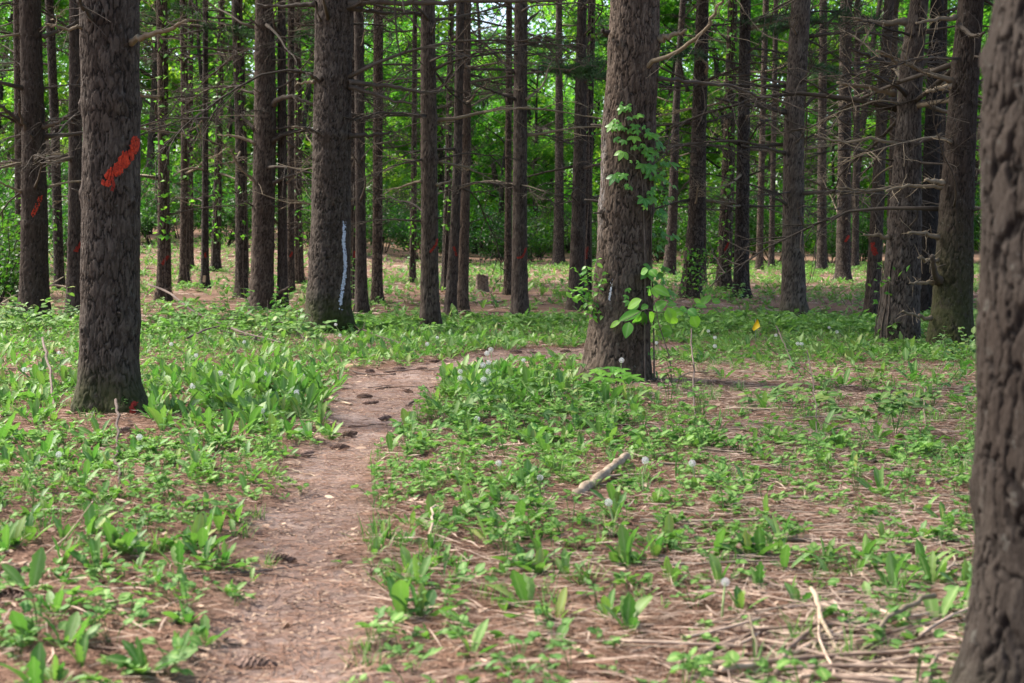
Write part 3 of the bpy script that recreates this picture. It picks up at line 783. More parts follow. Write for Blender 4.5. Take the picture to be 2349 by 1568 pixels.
# hand-placed limbs: outline rows from the photo, taken at the tree's own distance plus a depth drift
LIMBS = [
 ('T4', [(300, 98), (335, 83), (390, 66), (432, 50)], 9, -0.25, 1), ('T4', [(196, 66), (160, 67), (128, 60), (98, 57)], 5, -0.1, 1), ('T4', [(212, 52), (196, 22), (172, -12), (150, -40)], 9, -0.5, 0),
 ('T13', [(800, 190), (880, 196), (940, 206), (995, 216), (1012, 205)], 7, 0.3, 0), ('T13', [(802, 200), (850, 214), (900, 232), (950, 236)], 6, -0.3, 0),
 ('T13', [(735, 186), (712, 172), (690, 163)], 6, -0.5, 0), ('T13', [(722, 188), (705, 190), (683, 190)], 5, 0.1, 1), ('T13', [(730, 305), (715, 298), (697, 291)], 6, -0.5, 0),
 ('T13', [(800, 312), (850, 311), (897, 304)], 7, 0.0, 0), ('T13', [(800, 10), (860, 4), (930, 10), (990, 8), (1060, 2), (1150, 4), (1300, 0)], 8, -0.3, 0),
 ('T13', [(725, 10), (680, 14), (640, 16), (590, 12)], 7, 0.2, 0), ('T13', [(800, 18), (850, 28), (900, 32), (955, 30)], 6, 0.2, 0), ('T13', [(795, 20), (840, 0), (880, -20)], 6, -0.4, 0),
 ('T26', [(1512, 88), (1540, 80), (1575, 72)], 9, -0.1, 1), ('T26', [(1395, 78), (1380, 70)], 8, -0.1, 0),
 ('T26', [(1472, 158), (1500, 142), (1560, 118), (1590, 95), (1625, 60), (1655, 5), (1665, -40)], 7, -0.6, 1), ('T26', [(1510, 182), (1560, 185), (1640, 192), (1720, 212), (1800, 240)], 6, 0.5, 0),
 ('T10', [(628, 240), (640, 228), (665, 220), (720, 242)], 8, -0.4, 0), ('T10', [(626, 325), (650, 310), (700, 295)], 7, -0.2, 0), ('T10', [(586, 300), (560, 270), (520, 245)], 6, 0.2, 0), ('T10', [(590, 420), (560, 395), (540, 372), (530, 345)], 5, -0.3, 1),
 ('T10', [(622, 690), (640, 672), (665, 660)], 6, -0.3, 0), ('T10', [(588, 330), (540, 312), (500, 310)], 5, 0.2, 1), ('T10', [(628, 420), (660, 405), (690, 400)], 6, -0.2, 0),
 ('T17', [(978, 92), (965, 72), (945, 45), (905, 22)], 4, 0.3, 0), ('T17', [(995, 212), (1020, 195), (1038, 160), (1034, 125)], 5, -0.2, 0), ('T17', [(990, 80), (1000, 50)], 4, -0.2, 0), ('T17', [(968, 415), (930, 425), (880, 445)], 4, 0.3, 1), ('T17', [(1002, 425), (1040, 412)], 4, 0, 1),
 ('T23', [(1178, 168), (1150, 140), (1110, 100), (1080, 68)], 4, 0.3, 0), ('T23', [(1180, 228), (1140, 215), (1075, 190)], 4, -0.2, 0), ('T23', [(1207, 230), (1245, 200), (1265, 140)], 4, 0.2, 1), ('T23', [(1205, 55), (1240, 25)], 5, 0.1, 0),
 ('T33', [(1800, 258), (1760, 248), (1700, 240), (1640, 225)], 6, -0.4, 0), ('T33', [(1800, 352), (1760, 340), (1700, 335)], 5, -0.2, 0), ('T33', [(1842, 245), (1880, 215), (1930, 190)], 5, 0.2, 0), ('T33', [(1805, 470), (1770, 450)], 5, 0, 0),
 ('T38', [(2080, 218), (2050, 190), (1990, 165), (1930, 175)], 7, -0.5, 0), ('T38', [(2056, 330), (1990, 318), (1930, 330), (1870, 310)], 5, -0.4, 1), ('T38', [(2045, 430), (1990, 440), (1920, 430)], 5, -0.4, 1),
 ('T38', [(2038, 544), (2010, 538), (1980, 540)], 6, -0.1, 1), ('T38', [(2050, 215), (1990, 200), (1920, 190)], 8, -0.2, 1), ('T38', [(2075, 50), (2020, 55), (1957, 42)], 9, -0.3, 1), ('T38', [(2048, 150), (2000, 130), (1950, 112)], 7, -0.5, 0),
 ('T40', [(2180, 186), (2130, 170), (2060, 140), (2010, 115)], 8, -0.6, 1), ('T40', [(2180, 200), (2150, 205), (2125, 212)], 9, 0.0, 1), ('T40', [(2158, 430), (2120, 428), (2060, 428), (2030, 440)], 6, -0.3, 1), ('T40', [(2160, 420), (2140, 416), (2120, 412)], 8, -0.2, 1),
 ('T40', [(2152, 545), (2120, 538), (2082, 535)], 7, -0.2, 1), ('T40', [(2150, 598), (2120, 595), (2105, 590)], 6, -0.3, 1), ('T40', [(2140, 650), (2110, 650), (2085, 648)], 6, -0.2, 1), ('T40', [(2155, 645), (2140, 625), (2141, 582)], 12, -0.3, 0),
 ('T40', [(2135, 730), (2100, 725), (2070, 712)], 6, -0.2, 1), ('T40', [(2190, 40), (2150, 46), (2100, 55)], 7, -0.4, 1), ('T40', [(2200, 60), (2230, 85), (2260, 75)], 8, -0.5, 0), ('T40', [(2160, 310), (2100, 330), (2050, 320)], 5, -0.4, 0),
 ('T1', [(50, 285), (20, 255), (-20, 235)], 7, -0.3, 0), ('T1', [(100, 290), (130, 282), (160, 265)], 6, -0.2, 0), ('T1', [(60, 300), (45, 260), (42, 230)], 6, -0.4, 0), ('T1', [(48, 440), (20, 430), (-15, 410)], 4, -0.3, 1), ('T1', [(100, 85), (150, 65), (200, 40)], 6, 0.3, 0),
 ('T28', [(1578, 210), (1565, 170), (1560, 130)], 5, -0.2, 0), ('T28', [(1618, 170), (1625, 150), (1590, 120)], 5, -0.3, 1), ('T30', [(1692, 330), (1640, 318), (1560, 300)], 4, 0.3, 0),
]
def smooth_path(P, n):
    P = np.asarray(P, float); d = np.concatenate([[0], np.cumsum(np.linalg.norm(np.diff(P, axis=0), axis=1))])
    t = np.linspace(0, d[-1], n)
    Q = np.stack([np.interp(t, d, P[:, i]) for i in range(P.shape[1])], 1)
    for _ in range(2):
        Q[1:-1] = 0.25 * Q[:-2] + 0.5 * Q[1:-1] + 0.25 * Q[2:]
    return Q
rl = np.random.default_rng(99)
for key, pts, wpx, dy, pale in LIMBS:
    p = PD[key]; pts = np.array(pts, float); n = max(8, len(pts) * 4)
    k = len(pts); Ys = p['Y'] - 0.5 * p['r1'] + dy * np.linspace(0, 1, k)
    P = []
    for (a, b), yy in zip(pts, Ys):
        x_, z_ = at_depth(a, b, yy); P.append((float(x_) - p['x'], yy - p['Y'], float(z_) - p['z0']))
    P = smooth_path(P, n)
    L = np.linalg.norm(np.diff(P, axis=0), axis=1).sum()
    r0 = 0.72 * wpx / FPX * p['Y']
    P[1:] += rl.normal(0, 0.006, P[1:].shape)
    mb = MB(); rr = r0 * np.linspace(1.15, 0.5, n); rr[0] *= 1.4
    mb.add(*tube(P, rr, 8), rnd=rl.random())
    for _ in range(int(5 + L * 13)):
        i = int(rl.integers(n // 4, n - 1)); d = unit(P[i] - P[i - 1])
        dd = d * 0.6 + rl.normal(0, 0.6, 3)
        Pt = crooked(rl, P[i], dd, rl.uniform(0.1, 0.45) * min(1.0, L), 5, 0.05, 0.2)
        mb.add(*tube(Pt, max(r0 * 0.2, 0.0025) * np.linspace(1, 0.4, 5), 4, False), rnd=rl.random())
    obj('branch', mb.mesh('branch', M['deadwood_pale'] if pale else M['deadwood'], True), p['root'])

# green needle boughs hanging into view
for key, px, py, az, s in [('T27', 1600, 80, 0.1, 1.6), ('T30', 1720, 110, 0.3, 1.5), ('T30', 1690, 150, -2.6, 1.5), ('T28', 1640, 60, 0.0, 1.3), ('T31', 1740, 170, -0.2, 1.5), ('T35', 1900, 60, 3.0, 1.6),
                           ('T33', 1840, 30, 0.4, 1.0), ('T16', 940, 150, 3.3, 2.0), ('T16', 950, 180, 0.2, 1.7), ('T16', 948, 70, 3.0, 1.6), ('T20', 1075, 160, 0.1, 1.6), ('T20', 1080, 190, -0.3, 1.5), ('T18', 1030, 110, 0.3, 1.9),
                           ('T24', 1285, 60, 0.2, 2.0), ('T24', 1280, 110, 3.1, 1.8), ('T6b', 437, 90, 3.3, 2.0), ('T6', 420, 140, 3.1, 1.4), ('T5', 380, 60, 0.2, 1.3), ('T7', 470, 40, 0.0, 1.6), ('T9', 540, 30, 3.2, 1.3), ('T1b', 40, 80, 3.2, 1.4),
                           ('T1b', 42, 160, 2.9, 1.4), ('T2', 115, 150, 2.8, 1.3), ('T1b', 40, 260, 3.4, 1.3), ('T2', 120, 230, 0.3, 1.1), ('T8', 505, 60, 0.1, 1.8), ('T12b', 684, 60, 0.1, 1.6), ('T39', 2145, 30, 0.2, 1.0), ('T38b', 2050, 60, 3.1, 1.2), ('T36', 1966, 100, 0.2, 1.9), ('T34', 1886, 140, 0.0, 1.8), ('T32', 1780, 60, 0.3, 1.9)]:
    p = PD[key]; x_, z_ = at_depth(px, py, p['Y']); z = float(z_) - p['z0']
    w, nd = BOUGH[int(rl.integers(0, 4))]
    b = obj('bough', w, p['root'], (float(np.interp(z, p['zs'], p['xs'])), 0, z), (0, R(rl.uniform(-6, 8)), az + rl.normal(0, .25)), s)
    obj('needles', nd, b)

# pines out of the frame that shade the place (trunk and crown only)
for i, (x, y) in enumerate([(-4.6, 5.0), (-6.5, 9.5), (4.2, 6.0), (6.2, 9.5), (-3.4, -2.5), (0.8, -3.6), (4.6, -1.4), (-7.5, 14.0), (8.2, 13.5), (-10.5, 20.0), (10.5, 20.0), (-1.2, -8.0), (3.4, -7.0), (-6.8, 0.5), (7.5, 2.5)]):
    r = root('pine_tree', (x, y, float(macro(np.array([x]), np.array([y]))[0])), 'pine of the plantation standing just outside the picture', 'pine tree', 'pine trunks beyond the picture edge')
    zz = np.linspace(-0.15, 17, 40); rr = 0.14 * (1 - zz / 18) + 0.05 * np.exp(-np.maximum(zz, 0) / 0.15)
    Vt, Tt, Qt = tube(np.stack([0.1 * np.sin(zz * .3), 0.05 * np.sin(zz * .5), zz], 1), rr, 20)
    obj('trunk', build_mesh('trunk', Vt, [Tt, Qt], M['bark_far'], {'bark': np.ones(len(Vt))}, True), r)
    w, nd = CROWN[i % 3]
    c = obj('crown', nd, r, (0, 0, 7.0 + 1.0 * ((i * 7) % 3)), (0, 0, i * 1.3), (1.05, 1.05, 1.05)); obj('limbs', w, c)

# ------------------------------------------------------------------ paint marks on the trunks
def paint(key, stroke, wpx, mat, ragged=0.55, res=1.6, name='paint_mark', seed=1):
    p = PD[key]; st = np.array(stroke, float); Y = p['Y']
    d = np.concatenate([[0], np.cumsum(np.linalg.norm(np.diff(st, axis=0), axis=1))]); L = d[-1]
    nu = max(8, int(L / res)); nv = max(5, int(wpx / res))
    u = np.linspace(0, 1, nu + 1); v = np.linspace(-1, 1, nv + 1)
    cx = np.interp(u * L, d, st[:, 0]); cy = np.interp(u * L, d, st[:, 1])
    tx = np.gradient(cx); ty = np.gradient(cy); l = np.hypot(tx, ty) + 1e-9; nx, ny = -ty / l, tx / l
    PX = cx[:, None] + nx[:, None] * v[None] * wpx / 2; PY = cy[:, None] + ny[:, None] * v[None] * wpx / 2
    X, Z = at_depth(PX, PY, Y - p['r1'] * 0.8); X = X - p['x']; Z = Z - p['z0']
    off = X - np.interp(Z, p['zs'], p['xs']); rr = np.interp(Z, p['zs'], p['rs']) * 1.01
    q = np.clip(off / rr, -0.97, 0.97); th = p['thcam'] + np.arcsin(q) - math.atan2(p['x'], Y) * 0
    V = p['pos'](th.ravel(), Z.ravel(), 0.0025 if p['lod'] <= 3 else 0.006).reshape(nu + 1, nv + 1, 3)
    pl = p['_pl'].reshape(nu + 1, nv + 1)
    edge = (1 - np.abs(v)[None] ** 2.2) * np.minimum(1, np.minimum(u, 1 - u)[:, None] * 7 + 0.25)
    nz = fbm(PX / (wpx * 0.28) + seed * 9, PY / (wpx * 0.28), seed, 3)
    k = edge + (nz - 0.5) * 1.6 * ragged + (0.8 * (pl - 0.75) if p['lod'] <= 3 else 0)
    fc = (k[:-1, :-1] + k[1:, :-1] + k[:-1, 1:] + k[1:, 1:]) / 4 > 0.40
    i, j = np.nonzero(fc); w = nv + 1
    Q = np.stack([i * w + j, i * w + j + 1, (i + 1) * w + j + 1, (i + 1) * w + j], 1)
    if not len(Q): return
    # wind so the faces look outward
    Vf = V.reshape(-1, 3); a, b, c = Vf[Q[0, 0]], Vf[Q[0, 1]], Vf[Q[0, 3]]
    if np.cross(b - a, c - a)[1] > 0: Q = Q[:, ::-1]
    used = np.unique(Q); m = np.full(len(Vf), -1); m[used] = np.arange(len(used))
    obj(name, build_mesh(name, Vf[used], [m[Q]], mat, None, True), p['root'])
paint('T4', [(304, 312), (285, 345), (262, 378), (240, 402), (226, 428)], 31, M['paint_red'], 0.75, 0.8)
paint('T4', [(240, 405), (246, 425), (243, 440)], 9, M['paint_dull'], 0.6, 0.9)
paint('T4', [(286, 918), (279, 932), (280, 946)], 12, M['paint_dull'], 0.7, 0.8)
paint('T1', [(86, 448), (78, 470), (66, 498)], 11, M['paint_red'], 0.55, 0.9)
paint('T3', [(186, 549), (176, 565), (168, 580)], 12, M['paint_dull'], 0.7, 0.9)
paint('T5', [(384, 587), (375, 598), (369, 608)], 8, M['paint_dull'], 0.6, 1.0)
paint('T7', [(469, 580), (470, 592)], 5, M['paint_dull'], 0.6, 1.0)
paint('T12', [(670, 578), (664, 590)], 6, M['paint_dull'], 0.5, 1.0)
paint('T14b', [(813, 575), (812, 592)], 7, M['paint_dull'], 0.4, 1.0)
paint('T17', [(1002, 545), (999, 562), (990, 574), (984, 582)], 7, M['paint_dull'], 0.5, 0.9)
paint('T19', [(1040, 566), (1044, 578), (1047, 588)], 7, M['paint_dull'], 0.5, 1.0)
paint('T23', [(1206, 568), (1203, 582), (1196, 591), (1186, 592)], 6, M['paint_dull'], 0.5, 0.9)
paint('T25b', [(1348, 566), (1344, 580), (1344, 596)], 9, M['paint_dull'], 0.4, 1.0)
paint('T29', [(1675, 552), (1669, 566), (1663, 576)], 6, M['paint_dull'], 0.5, 1.0)
paint('T35', [(1950, 540), (1945, 549), (1941, 556)], 7, M['paint_dull'], 0.5, 1.0)
paint('T37', [(2004, 555), (2007, 572), (2013, 586)], 13, M['paint_dull'], 0.8, 0.9)
paint('T13', [(786, 502), (784, 560), (788, 620), (782, 660), (777, 690), (779, 712)], 9, M['paint_white'], 1.0, 0.7, 'paint_streak')
paint('T26', [(1408, 634), (1406, 655), (1402, 690)], 6, M['resin'], 1.1, 0.8, 'resin_streak')
if 0: paint('T26', [(1391, 366), (1386, 400), (1387, 420)], 7, M['resin'], 0.9, 0.8, 'resin_streak', 4)
paint('T7', [(468, 632), (467, 648)], 7, M['cut_wood'], 0.3, 1.0, 'bark_scar')
# ------------------------------------------------------------------ GROUND AND PATH: one sheet, cut along the path edge
def axis_grid(a):
    return np.unique(np.concatenate(a).round(5))
gx = axis_grid([np.arange(-4.5, 4.5, 0.035), np.arange(4.5, 12, 0.25), -np.arange(4.5, 12, 0.25), np.arange(12, 42, 1.0), -np.arange(12, 42, 1.0), np.arange(42, 181, 6.0), -np.arange(42, 181, 6.0)])
gy = axis_grid([np.arange(-180, -6, 8.0), np.arange(-6, 1.5, 0.3), np.arange(1.5, 8, 0.03), np.arange(8, 13, 0.05), np.arange(13, 24, 0.14), np.arange(24, 60, 0.5), np.arange(60, 181, 5.0)])
GX, GY = np.meshgrid(gx, gy)
pm = path_mask(GX.ravel(), GY.ravel())
GZ = macro(GX.ravel(), GY.ravel()) + bumps(GX.ravel(), GY.ravel()) - 0.018 * pm
near = sstep(14, 8, GY.ravel())
GZ += near * ((vnoise(GX.ravel() * 24, GY.ravel() * 24, 61) - 0.5) * 0.012 + (vnoise(GX.ravel() * 11, GY.ravel() * 11, 62) - 0.5) * 0.014) * (1 - 0.45 * pm)
GV = np.stack([GX.ravel(), GY.ravel(), GZ], 1)
w = len(gx); i = np.arange(len(gy) - 1)[:, None] * w; j = np.arange(w - 1)[None]
GQ = np.stack([i + j, i + j + 1, i + w + j + 1, i + w + j], -1).reshape(-1, 4)
isp = pm[GQ].mean(1) > 0.5
for nm, sel in (('ground', ~isp), ('path', isp)):
    q = GQ[sel]; used = np.unique(q); m = np.full(len(GV), -1); m[used] = np.arange(len(used))
    o = obj(nm, build_mesh(nm, GV[used], [m[q]], M['ground'], {'path': pm[used]}, True)); o['kind'] = 'structure'

# ------------------------------------------------------------------ BROADLEAF WOOD BEHIND THE CLEARING
def leaf_cards(rng, P, size, up=0.5):
    """folded diamond leaves at points P"""
    n = len(P); nr = rng.normal(0, 1, (n, 3)); nr[:, 2] = np.abs(nr[:, 2]) + up; nr /= np.linalg.norm(nr, axis=1)[:, None]
    d = np.cross(nr, rng.normal(0, 1, (n, 3))); d /= np.linalg.norm(d, axis=1)[:, None] + 1e-9
    s = np.cross(nr, d); L = size * rng.uniform(0.6, 1.3, n)[:, None]
    f = 0.12 * L * nr
    V = np.stack([P - d * L * .5, P + s * L * .32 + f, P + d * L * .55, P - s * L * .32 + f], 1).reshape(-1, 3)
    k = np.arange(n)[:, None] * 4
    Tt = np.concatenate([k + [[0, 1, 2]], k + [[0, 2, 3]]])
    return V, Tt

def clumps(rng, centres, rad, n, shell=0.55, flat=0.65):
    c = rng.integers(0, len(centres), n); d = rng.normal(0, 1, (n, 3)); d /= np.linalg.norm(d, axis=1)[:, None]
    r = rad[c] * (shell + (1 - shell) * rng.random(n)) * rng.uniform(0.75, 1.15, n)
    return centres[c] + d * r[:, None] * (1, 1, flat), c

def decid_mesh(rng, H=14.0, n=6500, spread=3.2, low=0.22, leaf=0.17):
    wood = MB(); nn = 12
    P = crooked(rng, (0, 0, -0.2), (rng.normal(0, .06), rng.normal(0, .06), 1), H * 0.9, nn, -0.02, 0.05)
    wood.add(*tube(P, 0.16 * np.linspace(1, 0.18, nn) * rng.uniform(0.75, 1.25), 9), rnd=.5)
    cen = []; rad = []
    for k in range(16):
        t = low + (0.98 - low) * (k + rng.random()) / 16; i = min(int(t * (nn - 1)), nn - 2); q = P[i] + (P[i + 1] - P[i]) * (t * (nn - 1) - i)
        a = rng.random() * 6.28; l = spread * (1.1 - 0.75 * abs(t - 0.55)) * rng.uniform(0.5, 1.1)
        L = crooked(rng, q, (math.cos(a), math.sin(a), 0.7), l, 7, 0.05, 0.15)
        wood.add(*tube(L, 0.055 * np.linspace(1, 0.15, 7), 5, False), rnd=.5)
        for m_ in (3, 5, 6):
            cen.append(L[m_] + rng.normal(0, .25, 3)); rad.append(rng.uniform(0.45, 1.0))
    cen = np.array(cen); rad = np.array(rad)
    Pl, c = clumps(rng, cen, rad, n)
    V, Tt = leaf_cards(rng, Pl, leaf)
    tone = rng.random(len(cen)); hh = np.clip(Pl[:, 2] / H, 0, 1)
    rn = np.clip(0.55 * tone[c] + 0.45 * rng.random(n), 0, 1)
    return wood.mesh('trunk', M['bark_decid'], True), build_mesh('crown', V, [Tt], M['canopy'], {'rnd': np.repeat(rn, 4)})

def shrub_mesh(rng, H=2.6, n=2600, leaf=0.12):
    wood = MB(); cen = []; rad = []
    for k in range(9):
        a = rng.random() * 6.28
        L = crooked(rng, (0.15 * math.cos(a), 0.15 * math.sin(a), -0.05), (0.6 * math.cos(a), 0.6 * math.sin(a), 1), H * rng.uniform(0.6, 1.05), 7, 0.03, 0.14)
        wood.add(*tube(L, 0.02 * np.linspace(1, 0.3, 7), 5, False), rnd=.5)
        for m_ in (2, 3, 4, 5, 6): cen.append(L[m_] + rng.normal(0, .15, 3)); rad.append(rng.uniform(0.3, 0.6))
    cen = np.array(cen); rad = np.array(rad); Pl, c = clumps(rng, cen, rad, n, 0.4, 0.8)
    Pl[:, 2] = np.abs(Pl[:, 2]) + 0.02
    V, Tt = leaf_cards(rng, Pl, leaf)
    rn = np.clip(0.5 * rng.random(len(cen))[c] + 0.5 * rng.random(n), 0, 1)
    return wood.mesh('stems', M['bark_decid'], True), build_mesh('foliage', V, [Tt], M['shrubleaf'], {'rnd': np.repeat(rn, 4)})

rd = np.random.default_rng(808)
DEC = [decid_mesh(rd, 14, 13000), decid_mesh(rd, 15.5, 14000, 3.6, 0.2), decid_mesh(rd, 12.5, 12000, 3.0, 0.12), decid_mesh(rd, 16, 13000, 3.2, 0.3)]
SHR = [shrub_mesh(rd), shrub_mesh(rd, 3.4, 3200), shrub_mesh(rd, 1.9, 2000, 0.10)]

PX_AT = {}
for p in PINES:
    PX_AT[p['key']] = float(np.interp(450, [q[0] for q in p['pts']], [q[1] for q in p['pts']]))
SHORT = {'T4': 'the red-slashed pine', 'T13': 'the blue-streaked pine', 'T26': 'the creeper-clad pine', 'T41': 'the blurred pine', 'T1': 'the very dark pine', 'T38': 'the lit ridged pine', 'T40': 'the mossy pine',
         'T17': 'the curved-mark pine', 'T23': 'the hooked-mark pine', 'T33': 'the sturdy pine', 'T10': 'the swollen-jointed pine', 'T28': 'the leafy-footed pine', 'T25': 'the greenish pine',
         'T37': 'the splotch-marked pine', 'T15': 'the slim unmarked pine', 'T5': 'the low-marked pine', 'T30': 'the greyish pine', 'T24': 'the lone far pine', 'T27': 'the far leaning pine', 'T35': 'the far marked pine', 'T7': 'the pale-scarred pine'}
def between(px, pool=None):
    ks = sorted(SHORT, key=lambda k: PX_AT[k])
    if pool: ks = [k for k in ks if k in pool]
    L = [k for k in ks if PX_AT[k] <= px]; Rr = [k for k in ks if PX_AT[k] > px]
    if not L: return 'left of ' + SHORT[Rr[0]]
    if not Rr: return 'right of ' + SHORT[L[-1]]
    l, r = SHORT[L[-1]], SHORT[Rr[0]]
    f = (px - PX_AT[L[-1]]) / (PX_AT[Rr[0]] - PX_AT[L[-1]])
    return 'between %s and %s' % (l, r) if 0.3 < f < 0.7 else ('just right of ' + l if f <= 0.3 else 'just left of ' + r)
USED = {}
ORD = ['', 'second ', 'third ', 'fourth ', 'fifth ', 'sixth ', 'seventh ', 'eighth ', 'ninth ', 'tenth ', 'eleventh ', 'twelfth ']
def uniq(fmt, where):
    k = (fmt, where); c = USED.get(k, 0); USED[k] = c + 1
    return fmt, where, c

def wood_things():
    rows = []
    for i in range(15):
        rows.append((-60 + i * 178 + rd.uniform(-50, 50), rd.uniform(50, 56), 0))
    for i in range(15):
        rows.append((30 + i * 170 + rd.uniform(-50, 50), rd.uniform(60, 70), 1))
    rows.sort()
    seen = {}
    for px, Y, far in rows:
        x, _ = at_depth(px, 600, Y); x = float(x)
        if abs(px - 1130) < 130 and not far: Y += 6
        w = between(px); adj = 'tall far' if far else 'nearer'
        k = (w, adj); c = seen.get(k, 0); seen[k] = c + 1
        lab = '%s broadleaf tree %s' % (adj, w)
        if c: lab = '%s broadleaf tree, further right one %s' % (adj, w)
        v = int(rd.integers(0, 4)); s = rd.uniform(0.85, 1.15)
        if abs(px - 1120) < 280: v = 2; s = rd.uniform(0.72, 0.86)
        r = root('broadleaf_tree', (x, Y, float(macro(np.array([x]), np.array([Y]))[0])), lab, 'tree', 'broadleaf trees behind the clearing')
        wd, fo = DEC[v]; a = rd.random() * 6.28
        obj('trunk', wd, r, (0, 0, 0), (0, 0, a), s); obj('crown', fo, r, (0, 0, 0), (0, 0, a), s)
    seen = {}
    sh = [(-40 + i * 92 + rd.uniform(-30, 30), rd.uniform(46, 53), int(rd.integers(0, 3)), rd.uniform(0.7, 1.2)) for i in range(28)]
    sh += [(-30, 21, 2, 0.8), (22, 24, 2, 0.75), (-60, 30, 1, 0.9), (40, 33, 1, 0.8), (140, 36, 0, 0.8), (230, 40, 0, 0.8)]
    sh.sort()
    for px, Y, v, s in sh:
        if Y > 40: Y = Y - (2.5 if px < 700 else 0)
        x = float(at_depth(px, 600, Y)[0]); w = between(px); adj = 'near' if Y < 37 else 'far'
        k = (w, adj); c = seen.get(k, 0); seen[k] = c + 1
        lab = '%s dark bush %s%s' % (adj, ['', 'second along, ', 'third along, ', 'fourth along, ', 'fifth along, '][c], w)
        r = root('understory_bush', (x, Y, float(macro(np.array([x]), np.array([Y]))[0])), lab, 'bush', 'bushes along the wood edge')
        wd, fo = SHR[v]; a = rd.random() * 6.28
        obj('stems', wd, r, (0, 0, 0), (0, 0, a), s); obj('foliage', fo, r, (0, 0, 0), (0, 0, a), s)
wood_things()

# the far wood reads as one mass
def far_wood():
    Y = []; C = []; Rr = []
    for k in range(3300):
        y = rd.uniform(68, 92); px = rd.uniform(-300, 2650); x = float(at_depth(px, 600, y)[0])
        gap = math.exp(-((px - 1130) / 260) ** 2)
        top = 19 - 8.2 * gap + rd.normal(0, 1.0)
        z = float(macro(np.array([x]), np.array([y]))[0]) + rd.random() ** 1.0 * top
        C.append((x, y, z)); Rr.append(rd.uniform(0.9, 1.7))
    for k in range(1100):
        y = rd.uniform(82, 98); x = float(at_depth(rd.uniform(-300, 2650), 600, y)[0])
        C.append((x, y, float(macro(np.array([x]), np.array([y]))[0]) + rd.uniform(0, 7.5))); Rr.append(rd.uniform(1.1, 1.9))
    C = np.array(C); Rr = np.array(Rr)
    n = 340000
    P, c = clumps(rd, C, Rr, n, 0.5, 0.7)
    P[:, 2] = np.maximum(P[:, 2], 0.5)
    V, Tt = leaf_cards(rd, P, 0.30)
    rn = np.clip(0.55 * rd.random(len(C))[c] + 0.45 * rd.random(n), 0, 1)
    o = obj('distant_wood', build_mesh('distant_wood', V, [Tt], M['canopy'], {'rnd': np.repeat(rn, 4)}))
    thing(o, 'dense far green wood closing the view behind the clearing', 'wood'); o['kind'] = 'stuff'
    tk = MB()
    for k in range(55):
        y = rd.uniform(66, 84); px = rd.uniform(-100, 2450); x = float(at_depth(px, 600, y)[0]); z = float(macro(np.array([x]), np.array([y]))[0])
        P = crooked(rd, (x, y, z - .2), (rd.normal(0, .12), 0, 1), rd.uniform(9, 14), 9, 0, 0.05)
        tk.add(*tube(P, rd.uniform(0.07, 0.17) * np.linspace(1, 0.4, 9), 7), rnd=.5)
        for _ in range(3):
            i = int(rd.integers(3, 8)); tk.add(*tube(crooked(rd, P[i], (rd.normal(0, .8), 0, 1), 3, 6, 0, .15), 0.05 * np.linspace(1, .3, 6), 5, False), rnd=.5)
    o = obj('distant_trunks', tk.mesh('distant_trunks', M['bark_decid'], True))
    thing(o, 'slender dark trunks deep inside the far wood', 'trunks'); o['kind'] = 'stuff'
far_wood()

# ------------------------------------------------------------------ HERBS
def leaf_strip(mb, base, d, up, L, W, n=5, bend=0.5, fold=0.25, prof='oval', rnd=0.5, teeth=0.0):
    d = unit(d); up = np.array(up, float); s = unit(np.cross(d, up)); nr = unit(np.cross(s, d))
    t = np.linspace(0, 1, n)
    if prof == 'dandelion': wdt = (np.clip(t, 0, 1) ** 0.75) * (1 - t ** 5) * 0.55 + 0.07
    elif prof == 'grass': wdt = (1 - t) ** 0.6 * 0.5
    else: wdt = np.sin(math.pi * np.clip(t, 0, 1) ** 0.85) ** 0.85 * 0.5 + 0.01
    wdt = wdt * W
    if teeth: wdt = wdt * (1 - teeth * ((np.arange(n) % 2) == 1))
    P = np.array(base)[None] + d[None] * (L * (t - 0.25 * bend * t * t))[:, None] - nr[None] * (bend * L * 0.55 * t * t)[:, None]
    e = nr[None] * (fold * wdt)[:, None]
    V = np.stack([P - s * wdt[:, None] + e, P, P + s * wdt[:, None] + e], 1).reshape(-1, 3)
    i = np.arange(n - 1)[:, None] * 3
    Q = np.concatenate([i + [[0, 1, 4, 3]], i + [[1, 2, 5, 4]]])
    mb.add(V, None, Q, rnd=rnd, mid=np.tile([0.0, 1.0, 0.0], n))

def dandelion_raw(rng, hi=True):
    mb = MB(); k = int(rng.integers(2, 9)) if hi else int(rng.integers(3, 7))
    for i in range(k):
        a = i * 2.4 + rng.normal(0, .4); el = R(rng.uniform(35, 88)); L = rng.uniform(0.07, 0.2)
        d = (math.cos(a) * math.cos(el), math.sin(a) * math.cos(el), math.sin(el))
        b = (0.006 * math.cos(a), 0.006 * math.sin(a), -0.008)
        s = unit((-math.sin(a), math.cos(a), rng.normal(0, .6))); up = np.cross(d, s)
        leaf_strip(mb, b, d, up, L, L * rng.uniform(0.26, 0.42), 11 if hi else 4, rng.uniform(0.05, 0.7), rng.uniform(0.15, 0.5), 'dandelion', float(np.clip(rng.normal(.5, .27), 0, 1)), rng.choice([0.0, 0.22, 0.4]) if hi else 0)
    return mb.raw()

